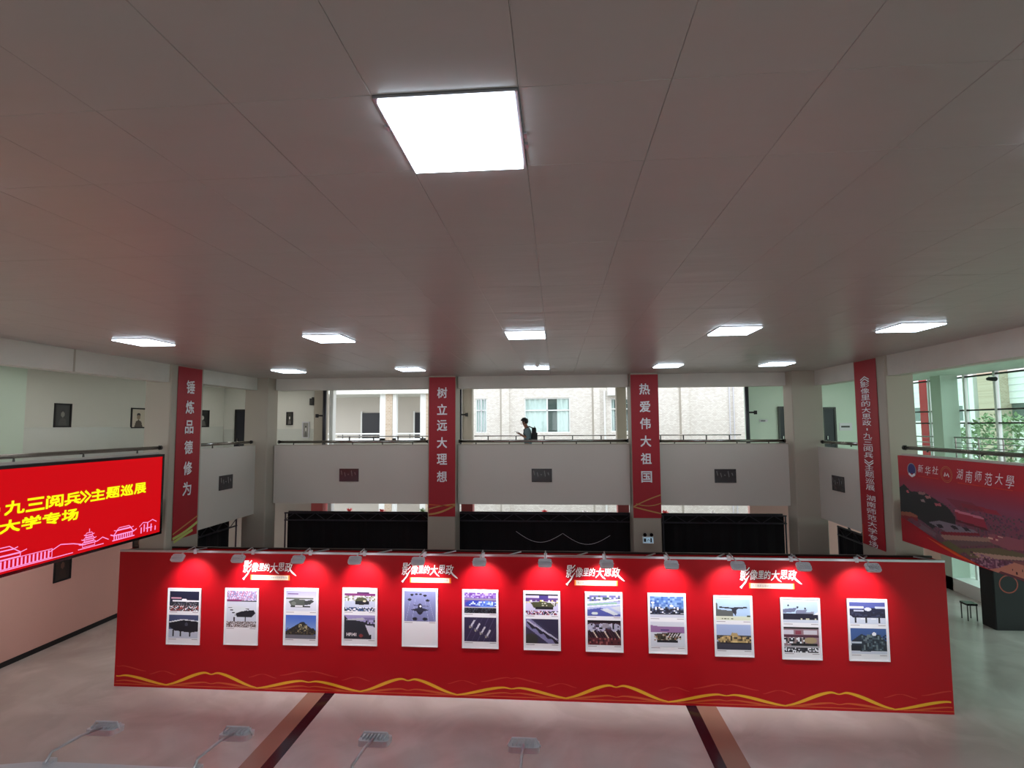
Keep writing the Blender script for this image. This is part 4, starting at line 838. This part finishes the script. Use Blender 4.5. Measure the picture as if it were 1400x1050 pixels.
# ------------------------------------------------------------------ black truss backdrops behind the hall
def backdrop(lab, a, b_, z1, full_post=False):
    A, Bv = Vector((*a, 0)), Vector((*b_, 0)); d = (Bv-A).normalized(); n_ = Vector((-d.y, d.x, 0)); L = (Bv-A).length
    t_ = thing('truss_backdrop', lab, 'backdrop', (A+Bv)/2, 'black truss backdrops')
    ch = MB(); z2 = z1-.25; hw = .13
    for zz in (z1-.02, z2+.02):
        for s_ in (-hw, hw): ch.tube([A+n_*s_+Vector((0, 0, zz)), Bv+n_*s_+Vector((0, 0, zz))], .022, 6)
    obj('chords', ch, 'truss_black', t_)
    k = max(2, round(L/.33)); lc = MB()
    for i in range(k):
        p, q = A+d*(L*i/k), A+d*(L*(i+1)/k); za, zb = (z1-.02, z2+.02) if i % 2 else (z2+.02, z1-.02)
        for s_ in (-hw, hw): lc.tube([p+n_*s_+Vector((0, 0, za)), q+n_*s_+Vector((0, 0, zb))], .012, 5)
    obj('lacing', lc, 'truss_black', t_)
    for e in (A+d*.03, Bv-d*.03):
        po = MB()
        for s_ in (-hw, hw): po.tube([e+n_*s_, e+n_*s_+Vector((0, 0, z1))], .022, 6)
        obj('post', po, 'truss_black', t_)
    vs, fs = [], []; kk = max(4, round(L/.12))
    for i in range(kk+1):
        p = A+d*(L*i/kk)+n_*(hw-.05+.02*math.sin(i*1.7))
        vs += [p+Vector((0, 0, .02)), p+Vector((0, 0, z1-.03)), p+n_*.006+Vector((0, 0, .02)), p+n_*.006+Vector((0, 0, z1-.03))]
    for i in range(kk): q = 4*i; fs += [(q, q+4, q+5, q+1), (q+2, q+3, q+7, q+6)]
    obj('black_cloth', MB().add(vs, fs), 'black_cloth', t_)
    obj('top_cover', B(0, 1, 0, 1, 0, 1).mesh('x'), 'truss_black', None) if False else None
    return t_
backdrop('black cloth backdrop on truss, wide left bay behind the red wall', (-8.2, 16.25), (-3.7, 16.25), 2.92)
mid_backdrop = backdrop('black cloth backdrop on truss, central bay behind the red wall', (-2.95, 16.25), (2.12, 16.25), 2.94)
backdrop('black cloth backdrop on truss, wide right bay behind the red wall', (2.98, 16.25), (6.4, 16.25), 2.93)
backdrop('short black truss backdrop between left banner and corner column', (-9.15, 12.75), (-9.15, 15.0), 2.95)
backdrop('short black truss backdrop between right corner column and right banner', (7.35, 13.2), (7.35, 15.0), 2.86)
obj('wire', MB().tube([(-1.2+2.7*i/30, 16.10, 2.42-.28*abs(math.sin(i/30*math.pi*2.0))-.003*i) for i in range(31)], .006, 5), 'lamp_grey', mid_backdrop)

# ------------------------------------------------------------------ right side glass wall
GX = 13.5
gw = struct('window_1', MB().box(GX, GX+.08, -5, 22.5, -0.0, .35).box(GX, GX+.08, -5, 22.5, 3.6, 4.1), 'white_paint', 'tall green-tinted glass curtain wall on the right')
for i, (ya, yb) in enumerate(((9.0, 11.9), (11.98, 14.9), (14.98, 17.85), (18.0, 19.15), (19.3, 20.8), (21.0, 22.5), (-5, -2.1), (-2.0, 1.6), (1.7, 5.3), (5.4, 8.9))):
    for (za, zb) in ((4.1, 5.45), (5.5, 5.87), (5.92, 6.98), (.35, 1.9), (1.95, 3.6)):
        obj('glass_pane', B(GX+.03, GX+.042, ya, yb, za, zb), 'green_glass', gw)
for y in (11.94, 14.94, 17.95, 19.22, 20.93, 8.95, 5.35, 1.65, -2.05): obj('mullion', B(GX-.03, GX+.09, y-.045, y+.045, 0, 7.08), 'white_paint', gw)
for z in (6.99, 5.89, 5.47, 1.92): obj('transom', B(GX-.02, GX+.085, -5, 22.5, z-.025, z+.025), 'dark_steel', gw)
struct('trim_5', B(12.9, 13.45, 19.45, 19.95, 0, 7.08), 'wall_green', 'pale column standing inside the glass wall')
struct('wall_right_end', B(11.2, 13.7, 22.5, 22.7, 0, 7.3).box(11.2, 11.4, 20.4, 22.5, SB, 7.3), 'wall_green', 'end wall by the glass')
struct('floor_gallery_glass_bay', B(11.4, 13.5, 20.2, 22.5, SB, GF), 'plaster_stained', 'floor by the glass bay')
gr = thing('glass_wall_guardrail', 'thin steel guardrail standing before the glass wall', 'railing', (13.1, 16, GF))
for z, r in ((5.0, .025), (4.82, .014), (4.68, .014), (4.54, .014)): obj('bar', MB().tube([(13.2, 9, z), (13.2, 19.4, z)], r, 8), 'steel', gr)
for y in (9.2, 12.2, 15.3, 17.4, 18.35, 19.35): obj('post', MB().tube([(13.2, y, GF), (13.2, y, 5.0)], .022, 8), 'steel', gr)
gr2 = thing('short_guardrail', 'short end piece of guardrail seen just right of the right column', 'railing', (13.2, 21.2, GF))
for z, r in ((5.0, .022), (4.8, .014), (4.65, .014)): obj('bar', MB().tube([(13.2, 20.1, z), (13.2, 22.3, z)], r, 8), 'steel', gr2)
for y in (21.35, 22.2): obj('post', MB().tube([(13.2, y, GF), (13.2, y, 5.0)], .022, 8), 'dark_steel', gr2)
cm = thing('ceiling_camera', 'small dark spotlight fixed to the glass wall top on the right', 'fixture', (13.3, 17.75, 6.85))
obj('body', MB().tube([(13.3, 17.95, 6.83), (13.25, 17.6, 6.80)], [.05, .07], 10), 'black_matt', cm); obj('bracket', B(13.28, 13.47, 17.86, 17.9, 6.82, 6.9), 'steel', cm)
# black kiosk and objects at the foot of the right gallery
kx, ky = 12.05, 15.9
ks = thing('black_kiosk', 'tall black display stand with a red ring at lower right', 'display stand', (kx, ky, 0))
obj('body', B(kx-.5, kx+.45, ky, ky+.5, 0, 1.75, c=.03), 'black_matt', ks)
mb = MB()
for i in range(28):
    t0, t1 = 2*math.pi*i/28, 2*math.pi*(i+1)/28; flat(mb, (kx-.12, ky-.003, 1.2), X_, Z_, [(.21*math.cos(t0), .21*math.sin(t0)), (.24*math.cos(t0), .24*math.sin(t0)), (.24*math.cos(t1), .24*math.sin(t1)), (.21*math.cos(t1), .21*math.sin(t1))])
obj('red_ring', mb, 'ring_red', ks)
st = thing('small_stool', 'small black stool beside the black display stand', 'stool', (11.45, 16.7, 0))
obj('seat', B(11.3, 11.6, 16.55, 16.85, .42, .47, c=.02), 'black_gloss', st)
for x in (11.33, 11.57):
    for y in (16.58, 16.82): obj('leg', MB().tube([(x, y, 0), (x, y, .42)], .015, 6), 'dark_steel', st)
struct('wall_plinth_right', B(12.9, 13.46, 17.2, 22.4, 0, .42), 'white_paint', 'low white plinth under the glass wall')
lt = thing('wall_light', 'bright tube light under the right gallery behind the banner corner', 'wall light', (11.0, 18.5, 3.2))
obj('tube', B(10.7, 11.6, 18.45, 18.55, 3.18, 3.27), 'diffuser', lt); obj('holder', B(10.65, 11.65, 18.44, 18.56, 3.27, 3.28), 'white_paint', lt)

# ------------------------------------------------------------------ courtyard beyond the back gallery
struct('ground', B(-60, 60, 21.4, 90, -.35, -.05).box(-60, 60, -60, -6.0, -.35, -.05).box(14.0, 60, -40, 20.4, -.35, -.05).box(-60, -13.1, -40, 20.4, -.35, -.05), 'asphalt', 'paved courtyard ground').name = 'floor_courtyard'
fc = thing('courtyard_building', 'pale tiled building across the courtyard seen through the back openings', 'building', (3, 28.5, -.05))
def wall_with_holes(x0, x1, z0, z1, y0, y1, holes):
    mb = MB(); xs = sorted({x0, x1, *[h[0] for h in holes], *[h[1] for h in holes]}); 
    for a, b_ in zip(xs, xs[1:]):
        hs = sorted([(h[2], h[3]) for h in holes if h[0] <= a+1e-6 and h[1] >= b_-1e-6]); z = z0
        for h0, h1 in hs:
            if h0 > z: mb.box(a, b_, y0, y1, z, h0)
            z = max(z, h1)
        if z < z1: mb.box(a, b_, y0, y1, z, z1)
    return mb
wins = [(-4.15, -3.55, 5.1, 6.87), (-1.62, .72, 5.08, 6.88), (2.75, 4.2, 5.12, 6.82)]
obj('tiled_wall', wall_with_holes(-6.3, 16, -.05, 9.0, 28, 28.3, wins), 'facade_tile', fc)
for x0, x1 in ((-2.78, -2.4), (1.9, 2.2), (6.24, 6.6)): (obj('pilaster', B(x0, x1, 27.86, 28, -.05, 9), 'facade_tile', fc), obj('pilaster_shade_strip', B(x0-.09, x0, 27.98, 28, -.05, 9), 'shade_strip_grey', fc))  # grey strip paints the shaded edge left of each pilaster
for i, (x0, x1, z0, z1) in enumerate(wins):
    f_ = MB(); k = .06
    f_.box(x0, x1, 28.05, 28.12, z1-k, z1).box(x0, x1, 28.05, 28.12, z0, z0+k).box(x0, x0+k, 28.05, 28.12, z0+k, z1-k).box(x1-k, x1, 28.05, 28.12, z0+k, z1-k)
    f_.box(x0+k, x1-k, 28.05, 28.12, z0+1.13, z0+1.19); mm = (x0+x1)/2; f_.box(mm-.03, mm+.03, 28.05, 28.12, z0+k, z1-k)
    wf = obj('window', f_, 'white_paint', fc)
    obj('pane', B(x0+.02, x1-.02, 28.085, 28.092, z0+.02, z1-.02), 'clear_glass', wf)
    obj('dark_room', B(x0, x1, 28.24, 28.29, z0, z1), 'window_dark', wf)
    cur = MB(); xa, xb = x0+.05, x1-.05
    segs = [(xa, xb)] if i == 0 else ([(xa, mm), (mm+.5, xb)] if i == 1 else [(xa, xa+.15)])
    for sa, sb in segs:
        kk = max(6, int((sb-sa)/.05)); vs = []
        for q in range(kk+1): xx = sa+(sb-sa)*q/kk; yy = 28.15+.05*math.sin(q*1.1); vs += [(xx, yy, z0+.05), (xx, yy, z1-.05)]
        cur.add(vs, [(2*q, 2*q+2, 2*q+3, 2*q+1) for q in range(kk)])
    obj('curtain', cur, 'curtain', wf)
    if i == 0: obj('bars', B(x0+.15, x0+.18, 28.0, 28.03, z0, z1).box(x0+.3, x0+.33, 28, 28.03, z0, z1).box(x0+.45, x0+.48, 28, 28.03, z0, z1), 'lamp_grey', wf)
obj('air_conditioner', B(2.6, 3.3, 27.6, 28, 6.95, 7.45), 'white_paint', fc); obj('rain_pipe', MB().tube([(2.45, 27.95, 0), (2.45, 27.95, 7.2)], .05, 8), 'white_paint', fc)
obj('service_pipe', MB().tube([(8.6, 27.95, 0), (8.6, 27.95, 9)], .03, 6), 'lamp_grey', fc); obj('service_pipe', MB().tube([(8.8, 27.95, 0), (8.8, 27.95, 9)], .03, 6), 'lamp_grey', fc)
# gallery wing on the left of the courtyard
wg = thing('gallery_wing', 'open gallery wing with white posts left of the courtyard', 'building', (-9.5, 29, -.05))
obj('rear_wall', B(-16, -6.3, 31, 31.2, -.05, 9), 'wall_paint', wg); obj('slab', B(-16, -6.3, 28, 31, 3.4, 3.95), 'wall_white', wg); obj('roof_slab', B(-16, -6.3, 27.7, 31.2, 7.15, 7.6), 'wall_white', wg)
obj('brick_post', B(-8.88, -8.52, 27.95, 28.3, -.05, 7.15), 'brick_far', wg)
for x0, x1 in ((-9.2, -8.88), (-8.52, -8.32), (-7.05, -6.72), (-13.4, -13.1)): obj('white_post', B(x0, x1, 28, 28.3, -.05, 7.15), 'white_paint', wg)
obj('brick_post', B(-6.72, -6.3, 27.9, 28.3, -.05, 9), 'brick_far', wg)
for x0, x1 in ((-11.2, -10.1), (-8.1, -7.2)):
    d_ = obj('door_leaf', B(x0, x1, 30.94, 31, 3.95, 6.25), 'door_dark', wg); obj('door_trim', B(x0-.08, x0, 30.9, 31, 3.95, 6.33).box(x1, x1+.08, 30.9, 31, 3.95, 6.33), 'white_paint', d_)
obj('parapet', B(-16, -6.3, 28.0, 28.12, 3.4, 4.85), 'white_paint', wg); obj('handrail', MB().tube([(-16, 28.05, 5.08), (-6.4, 28.05, 5.08)], .04, 8), 'white_paint', wg)
for i in range(8): obj('rail_post', B(-13+i*.9-.02, -13+i*.9+.02, 28.03, 28.07, 4.85, 5.05), 'dark_steel', wg)
# low planting wall with pots, behind the black backdrops
struct('wall_planter', B(-11.5, 8.2, 20.9, 21.3, -.05, 2.02), 'wall_white', 'low outdoor wall behind the black backdrops')
def pot(lab, x, kind):
    t_ = thing('potted_plant', lab, 'potted plant', (x, 21.1, 2.02), 'potted plants behind the truss')
    obj('pot', MB().lathe([(.09, 0), (.12, .12), (.13, .14), (.11, .14)], (x, 21.1, 2.02), 12), 'pot_white', t_)
    lf = MB(); rr = random.Random(int(x*100))
    for i in range(26):
        a_, b_ = rr.uniform(0, 6.28), rr.uniform(.1, 1.2); d = Vector((math.cos(a_)*math.cos(b_), math.sin(a_)*math.cos(b_), math.sin(b_)*.8)); p = Vector((x, 21.1, 2.16)); s_ = d.cross(Vector((0, 0, 1))).normalized()*.035
        R1 = (.22 if kind == 'green' else .2)*rr.uniform(.7, 1.1); lf.add([p, p+d*R1*.5+s_, p+d*R1, p+d*R1*.5-s_], [(0, 1, 2, 3)])
    obj('foliage' if kind == 'green' else 'flowers', lf, 'tree_leaf' if kind == 'green' else ('petal_red' if kind == 'red' else 'white_print'), t_)
for x, k_, lab in ((-10.15, 'red', 'red potted flower above the truss near the left corner column'), (-8.1, 'red', 'red potted flower peeping above the left truss'), (-6.8, 'red', 'red and white potted flower above the left truss'), (-5.2, 'green', 'green potted plant above the truss beside the second banner'),
    (-.48, 'red', 'red potted flower above the central truss'), (1.05, 'white', 'white potted flower above the central truss'), (4.0, 'red', 'red potted flower just right of the third banner'), (5.75, 'white', 'white potted flower above the right truss'), (7.3, 'white', 'small white potted flower near the right corner column')): pot(lab, x, k_)
# buildings and trees seen through the glass wall
rb = thing('shuttered_building', 'white panelled building with brick pier seen through the glass wall', 'building', (30, 26, -.05))
obj('panel_wall', B(27, 34, 18, 48, 6.6, 11), 'white_paint', rb); obj('lower_wall', B(27, 34, 18, 48, -.05, 5.6), 'facade_tile_white', rb); obj('window_band', B(27.1, 34, 18, 48, 5.6, 6.6), 'window_dark', rb)
obj('brick_pier', B(26.4, 27.2, 34.9, 36.5, -.05, 11), 'brick_far', rb); obj('pale_pier', B(26.5, 27.1, 37.0, 38.0, -.05, 11), 'white_paint', rb)
for i in range(9): obj('window_mullion', B(26.98, 27.08, 19+i*3.2, 19.15+i*3.2, 5.6, 6.6), 'white_paint', rb)
for i in range(9): obj('panel_joint', B(26.97, 27, 18, 48, 6.9+i*.4, 6.93+i*.4), 'lamp_grey', rb)
for i, y in enumerate((25.15, 25.87)):
    t_ = thing('outdoor_banner', ['left', 'right'][i]+' tall red banner hanging outside the glass wall', 'banner', (16.6, y, 2), 'red banners outside the glass')
    obj('cloth', B(16.55, 16.6, y, y+.5, 1.5, 9.0), 'red_cloth', t_); obj('top_pole', MB().tube([(16.575, y-.05, 9.02), (16.575, y+.6, 9.02)], .03, 8), 'aluminium', t_); obj('mast', MB().tube([(16.575, y-.05, -.05), (16.575, y-.05, 9.05)], .03, 8), 'aluminium', t_)
def tree(lab, x, y, h_, r_, n_, seed):
    t_ = thing('leafy_tree', lab, 'tree', (x, y, -.05), 'trees outside the glass wall'); rr = random.Random(seed)
    tk = MB(); tk.tube([(x, y, -.05), (x+.1, y, h_*.4), (x-.05, y+.1, h_*.7)], [.16, .12, .06], 8)
    for i in range(6): a_ = i*1.05; tk.tube([(x, y, h_*.45), (x+math.cos(a_)*r_*.6, y+math.sin(a_)*r_*.6, h_*.75)], [.06, .02], 5)
    obj('trunk', tk, 'trunk', t_); lf = MB()
    for i in range(n_):
        a_, b_, q = rr.uniform(0, 6.28), math.asin(rr.uniform(-1, 1)), rr.uniform(.5, 1)**.5; c_ = Vector((x+math.cos(a_)*math.cos(b_)*r_*q, y+math.sin(a_)*math.cos(b_)*r_*q, h_*.68+math.sin(b_)*h_*.36*q))
        e1 = Vector((rr.uniform(-1, 1), rr.uniform(-1, 1), rr.uniform(-1, 1))).normalized(); e2 = e1.cross(Vector((rr.uniform(-1, 1), rr.uniform(-1, 1), 1))).normalized(); s_ = rr.uniform(.07, .15)
        lf.add([c_-e1*s_, c_+e2*s_*.5, c_+e1*s_, c_-e2*s_*.5], [(0, 1, 2, 3)])
    o = obj('foliage', lf, 'tree_leaf', t_); o['kind'] = 'stuff'
tree('leafy tree outside behind the right part of the glass wall', 19.5, 25.6, 5.7, 2.1, 2800, 3)
tree('smaller leafy tree outside at the far right of the glass wall', 18.3, 20.9, 5.3, 1.6, 2400, 5)

# ------------------------------------------------------------------ person on the back gallery
PXc, PYc = -.87, 17.0
pe = thing('person', 'person in grey-blue shirt walking left with backpack, looking at phone', 'person', (PXc, PYc, GF))
def skin_mesh(name, J, E, m_, parent, sub=2, root=0):
    """J: joints (x, y, z, r) in the person's frame; x forward = towards -X in the scene"""
    me = bpy.data.meshes.new(name); me.from_pydata([(PXc-j[0], PYc+j[1], GF+j[2]) for j in J], E, [])
    o = bpy.data.objects.new(name, me); COL.objects.link(o)
    md = o.modifiers.new('skin', 'SKIN'); sd = me.skin_vertices[0].data
    for i, j in enumerate(J): sd[i].radius = (j[3], j[4] if len(j) > 4 else j[3]); sd[i].use_root = (i == root)
    sb = o.modifiers.new('sub', 'SUBSURF'); sb.levels = sub; sb.render_levels = sub
    dg = bpy.context.evaluated_depsgraph_get(); me2 = bpy.data.meshes.new_from_object(o.evaluated_get(dg)); bpy.data.objects.remove(o)
    return obj(name, me2, m_, parent, True)
# torso slightly leaning, head bowed forward, left (far) arm and right (near) arm bent to the phone, mid-stride
J = [(0, 0, .92, .14, .11), (.01, 0, 1.08, .125, .10), (.02, 0, 1.25, .15, .11), (.03, 0, 1.40, .12, .10), (.055, 0, 1.49, .055), (.10, 0, 1.56, .075, .07), (.125, 0, 1.65, .095, .085), (.105, 0, 1.72, .07, .07),
     (.02, -.17, 1.40, .055), (-.02, -.215, 1.14, .045), (.17, -.16, 1.22, .034), (.24, -.13, 1.27, .028), (.28, -.12, 1.29, .026),
     (.02, .17, 1.40, .055), (.0, .21, 1.15, .045), (.17, .13, 1.21, .034), (.23, .08, 1.25, .028),  (.26, .05, 1.27, .026),
     (.02, -.09, .88, .095), (.14, -.10, .50, .062), (.10, -.10, .30, .055), (.06, -.10, .08, .04), (.20, -.10, .035, .035),
     (-.02, .09, .88, .095), (-.04, .10, .50, .062), (-.16, .10, .30, .055), (-.27, .10, .12, .04), (-.16, .10, .04, .035)]
E = [(0, 1), (1, 2), (2, 3), (3, 4), (4, 5), (5, 6), (6, 7), (3, 8), (8, 9), (9, 10), (10, 11), (11, 12), (3, 13), (13, 14), (14, 15), (15, 16), (16, 17), (0, 18), (18, 19), (19, 20), (20, 21), (21, 22), (0, 23), (23, 24), (24, 25), (25, 26), (26, 27)]
def fingers(J, E, palm, sgn):
    p = J[palm]
    for i, (dy, ln) in enumerate(((-.03, .065), (-.010, .075), (.010, .07), (.03, .055))):
        k = len(J); J.append((p[0]+.03, p[1]+dy, p[2]-.005, .009)); J.append((p[0]+.03+ln*.6, p[1]+dy, p[2]+.01, .008)); J.append((p[0]+.02+ln*.6, p[1]+dy, p[2]+.035, .007)); E += [(palm, k), (k, k+1), (k+1, k+2)]
    k = len(J); J.append((p[0]+.0, p[1]+sgn*.035, p[2]+.02, .010)); J.append((p[0]+.035, p[1]+sgn*.04, p[2]+.045, .009)); E += [(palm, k), (k, k+1)]
fingers(J, E, 12, 1); fingers(J, E, 17, -1)
bd = skin_mesh('body', J, E, 'skin', pe)
# face: nose, eyes, ears
hd = Vector((PXc-.125, PYc, GF+1.63)); fwd = Vector((-.82, 0, -.57)); upv = Vector((-.57, 0, .82))
mb = MB(); nb = hd+fwd*.092; mb.add([nb+upv*.03, nb+Vector((0, .014, 0))-upv*.02, nb-Vector((0, .014, 0))-upv*.02, nb+fwd*.026-upv*.012], [(0, 1, 3), (0, 3, 2), (1, 2, 3)]); obj('nose', mb, 'skin', bd)
for s_ in (-1, 1):
    e = hd+fwd*.085+upv*.03+Vector((0, s_*.033, 0)); obj('eye', MB().lathe([(.004, -.01), (.011, -.004), (.011, .004), (.004, .01)], tuple(e), 8), 'black_gloss', bd)
    e = hd-fwd*.005+Vector((0, s_*.088, 0)); obj('ear', MB().lathe([(.006, -.03), (.016, -.012), (.016, .014), (.006, .03)], tuple(e), 8), 'skin', bd)
obj('mouth', B(-.004, .004, -.022, .022, -.004, .004).mesh('mouth'), 'ring_red', None); mo = COL.objects[-1]; mo.data.transform(Matrix.Translation(mo.location)); mo.data.transform(Matrix.Translation(hd+fwd*.088-upv*.045)); mo.location = (0, 0, 0); mo.data.transform(wmat(bd).inverted()); mo.parent = bd; mo.name = 'mouth'
# hair cap
bm = bmesh.new(); bmesh.ops.create_icosphere(bm, subdivisions=3, radius=1.0)
for v in bm.verts:
    l_ = Vector((v.co.x*.118, v.co.y*.102, v.co.z*.112))
    jit = 1+.06*math.sin(v.co.x*9)*math.cos(v.co.y*11); v.co = hd+Vector((.012, 0, .038))+l_*jit
bmesh.ops.delete(bm, geom=[v for v in bm.verts if (v.co-hd).dot(fwd) > .035 and (v.co-hd).dot(upv) < .062 or v.co.z < hd.z-.055], context='VERTS')
me = bpy.data.meshes.new('hair'); bm.to_mesh(me); bm.free(); obj('hair', me, 'hair', bd, True)
JS = [(0, 0, .90, .17, .145), (.01, 0, 1.08, .155, .135), (.02, 0, 1.25, .175, .145), (.03, 0, 1.41, .135, .11), (.045, 0, 1.475, .07), (.02, -.17, 1.40, .075), (-.01, -.205, 1.20, .066), (-.01, -.21, 1.14, .058), (.08, -.185, 1.17, .05), (.02, .17, 1.40, .075), (.0, .20, 1.20, .066), (.01, .205, 1.15, .058), (.09, .17, 1.17, .05)]
skin_mesh('shirt', JS, [(0, 1), (1, 2), (2, 3), (3, 4), (3, 5), (5, 6), (6, 7), (7, 8), (3, 9), (9, 10), (10, 11), (11, 12)], 'shirt', bd)
JT = [(0, 0, .95, .155, .12), (.02, -.09, .85, .115), (.14, -.10, .50, .08), (.10, -.10, .30, .075), (.06, -.10, .10, .065), (-.02, .09, .85, .115), (-.04, .10, .50, .08), (-.16, .10, .30, .075), (-.26, .10, .14, .065)]
skin_mesh('trousers', JT, [(0, 1), (1, 2), (2, 3), (3, 4), (0, 5), (5, 6), (6, 7), (7, 8)], 'trousers', bd)
for (x, y, z, tl) in ((.10, -.10, .0, 0), (-.24, .10, .03, .06)):
    mb = MB(); P = [(-.08, -.04), (.10, -.045), (.17, -.03), (.185, 0), (.17, .03), (.10, .045), (-.08, .04), (-.1, 0)]
    vs = [(PXc-(x+a_), PYc+y+b_, GF+z+.0) for a_, b_ in P]+[(PXc-(x+a_*.9), PYc+y+b_*.85, GF+z+.085-max(0, a_)*.25) for a_, b_ in P]; mb.add(vs, [tuple(range(8)), tuple(reversed(range(8, 16)))]+[(i, i+8, (i+1) % 8+8, (i+1) % 8) for i in range(8)])
    obj('shoe', mb, 'black_matt', bd)
bk = thing('backpack', 'black backpack on the back of the walking person', 'backpack', (PXc+.24, PYc, GF+.90))
def rbox(name, c, sz, m_, parent, k=.25):
    bm = bmesh.new(); bmesh.ops.create_cube(bm, size=1.0); bmesh.ops.bevel(bm, geom=bm.edges[:], offset=k, segments=3, affect='EDGES', profile=.6)
    for v in bm.verts: v.co = Vector((c[0]+v.co.x*sz[0], c[1]+v.co.y*sz[1], c[2]+v.co.z*sz[2]))
    me = bpy.data.meshes.new(name); bm.to_mesh(me); bm.free(); return obj(name, me, m_, parent, True)
rbox('main_bag', (PXc+.18, PYc, GF+1.26), (.14, .30, .42), 'black_matt', bk); rbox('front_pocket', (PXc+.255, PYc, GF+1.19), (.06, .24, .24), 'black_cloth', bk)
for s_ in (-1, 1): obj('strap', MB().tube([(PXc+.17, PYc+s_*.10, GF+1.44), (PXc+.03, PYc+s_*.10, GF+1.50), (PXc-.13, PYc+s_*.11, GF+1.40), (PXc-.14, PYc+s_*.12, GF+1.28), (PXc-.02, PYc+s_*.16, GF+1.14), (PXc+.16, PYc+s_*.13, GF+1.08)], .018, 6), 'black_matt', bk)
obj('top_handle', MB().tube([(PXc+.2, PYc-.04, GF+1.46), (PXc+.2, PYc, GF+1.50), (PXc+.2, PYc+.04, GF+1.46)], .01, 6), 'black_matt', bk)
fo = thing('phone', 'dark phone held in front of the walking person', 'phone', (PXc-.33, PYc-.09, GF+1.30))
mb = MB(); c_ = Vector((PXc-.345, PYc-.11, GF+1.335)); e1, e2, e3 = Vector((-.075, 0, .02)), Vector((0, .037, 0)), Vector((.001, 0, .005))
mb.add([c_+e1*a_+e2*b_+e3*d for d in (-1, 1) for a_, b_ in ((-1, -1), (1, -1), (1, 1), (-1, 1))], [(3, 2, 1, 0), (4, 5, 6, 7), (0, 1, 5, 4), (1, 2, 6, 5), (2, 3, 7, 6), (3, 0, 4, 7)]); obj('body', mb, 'black_gloss', fo)
mb = MB().add([c_+e1*a_*.93+e2*b_*.9+e3*1.1 for a_, b_ in ((-1, -1), (1, -1), (1, 1), (-1, 1))], [(0, 1, 2, 3)]); obj('display', mb, 'window_dark', fo)
bpy.context.view_layer.update()
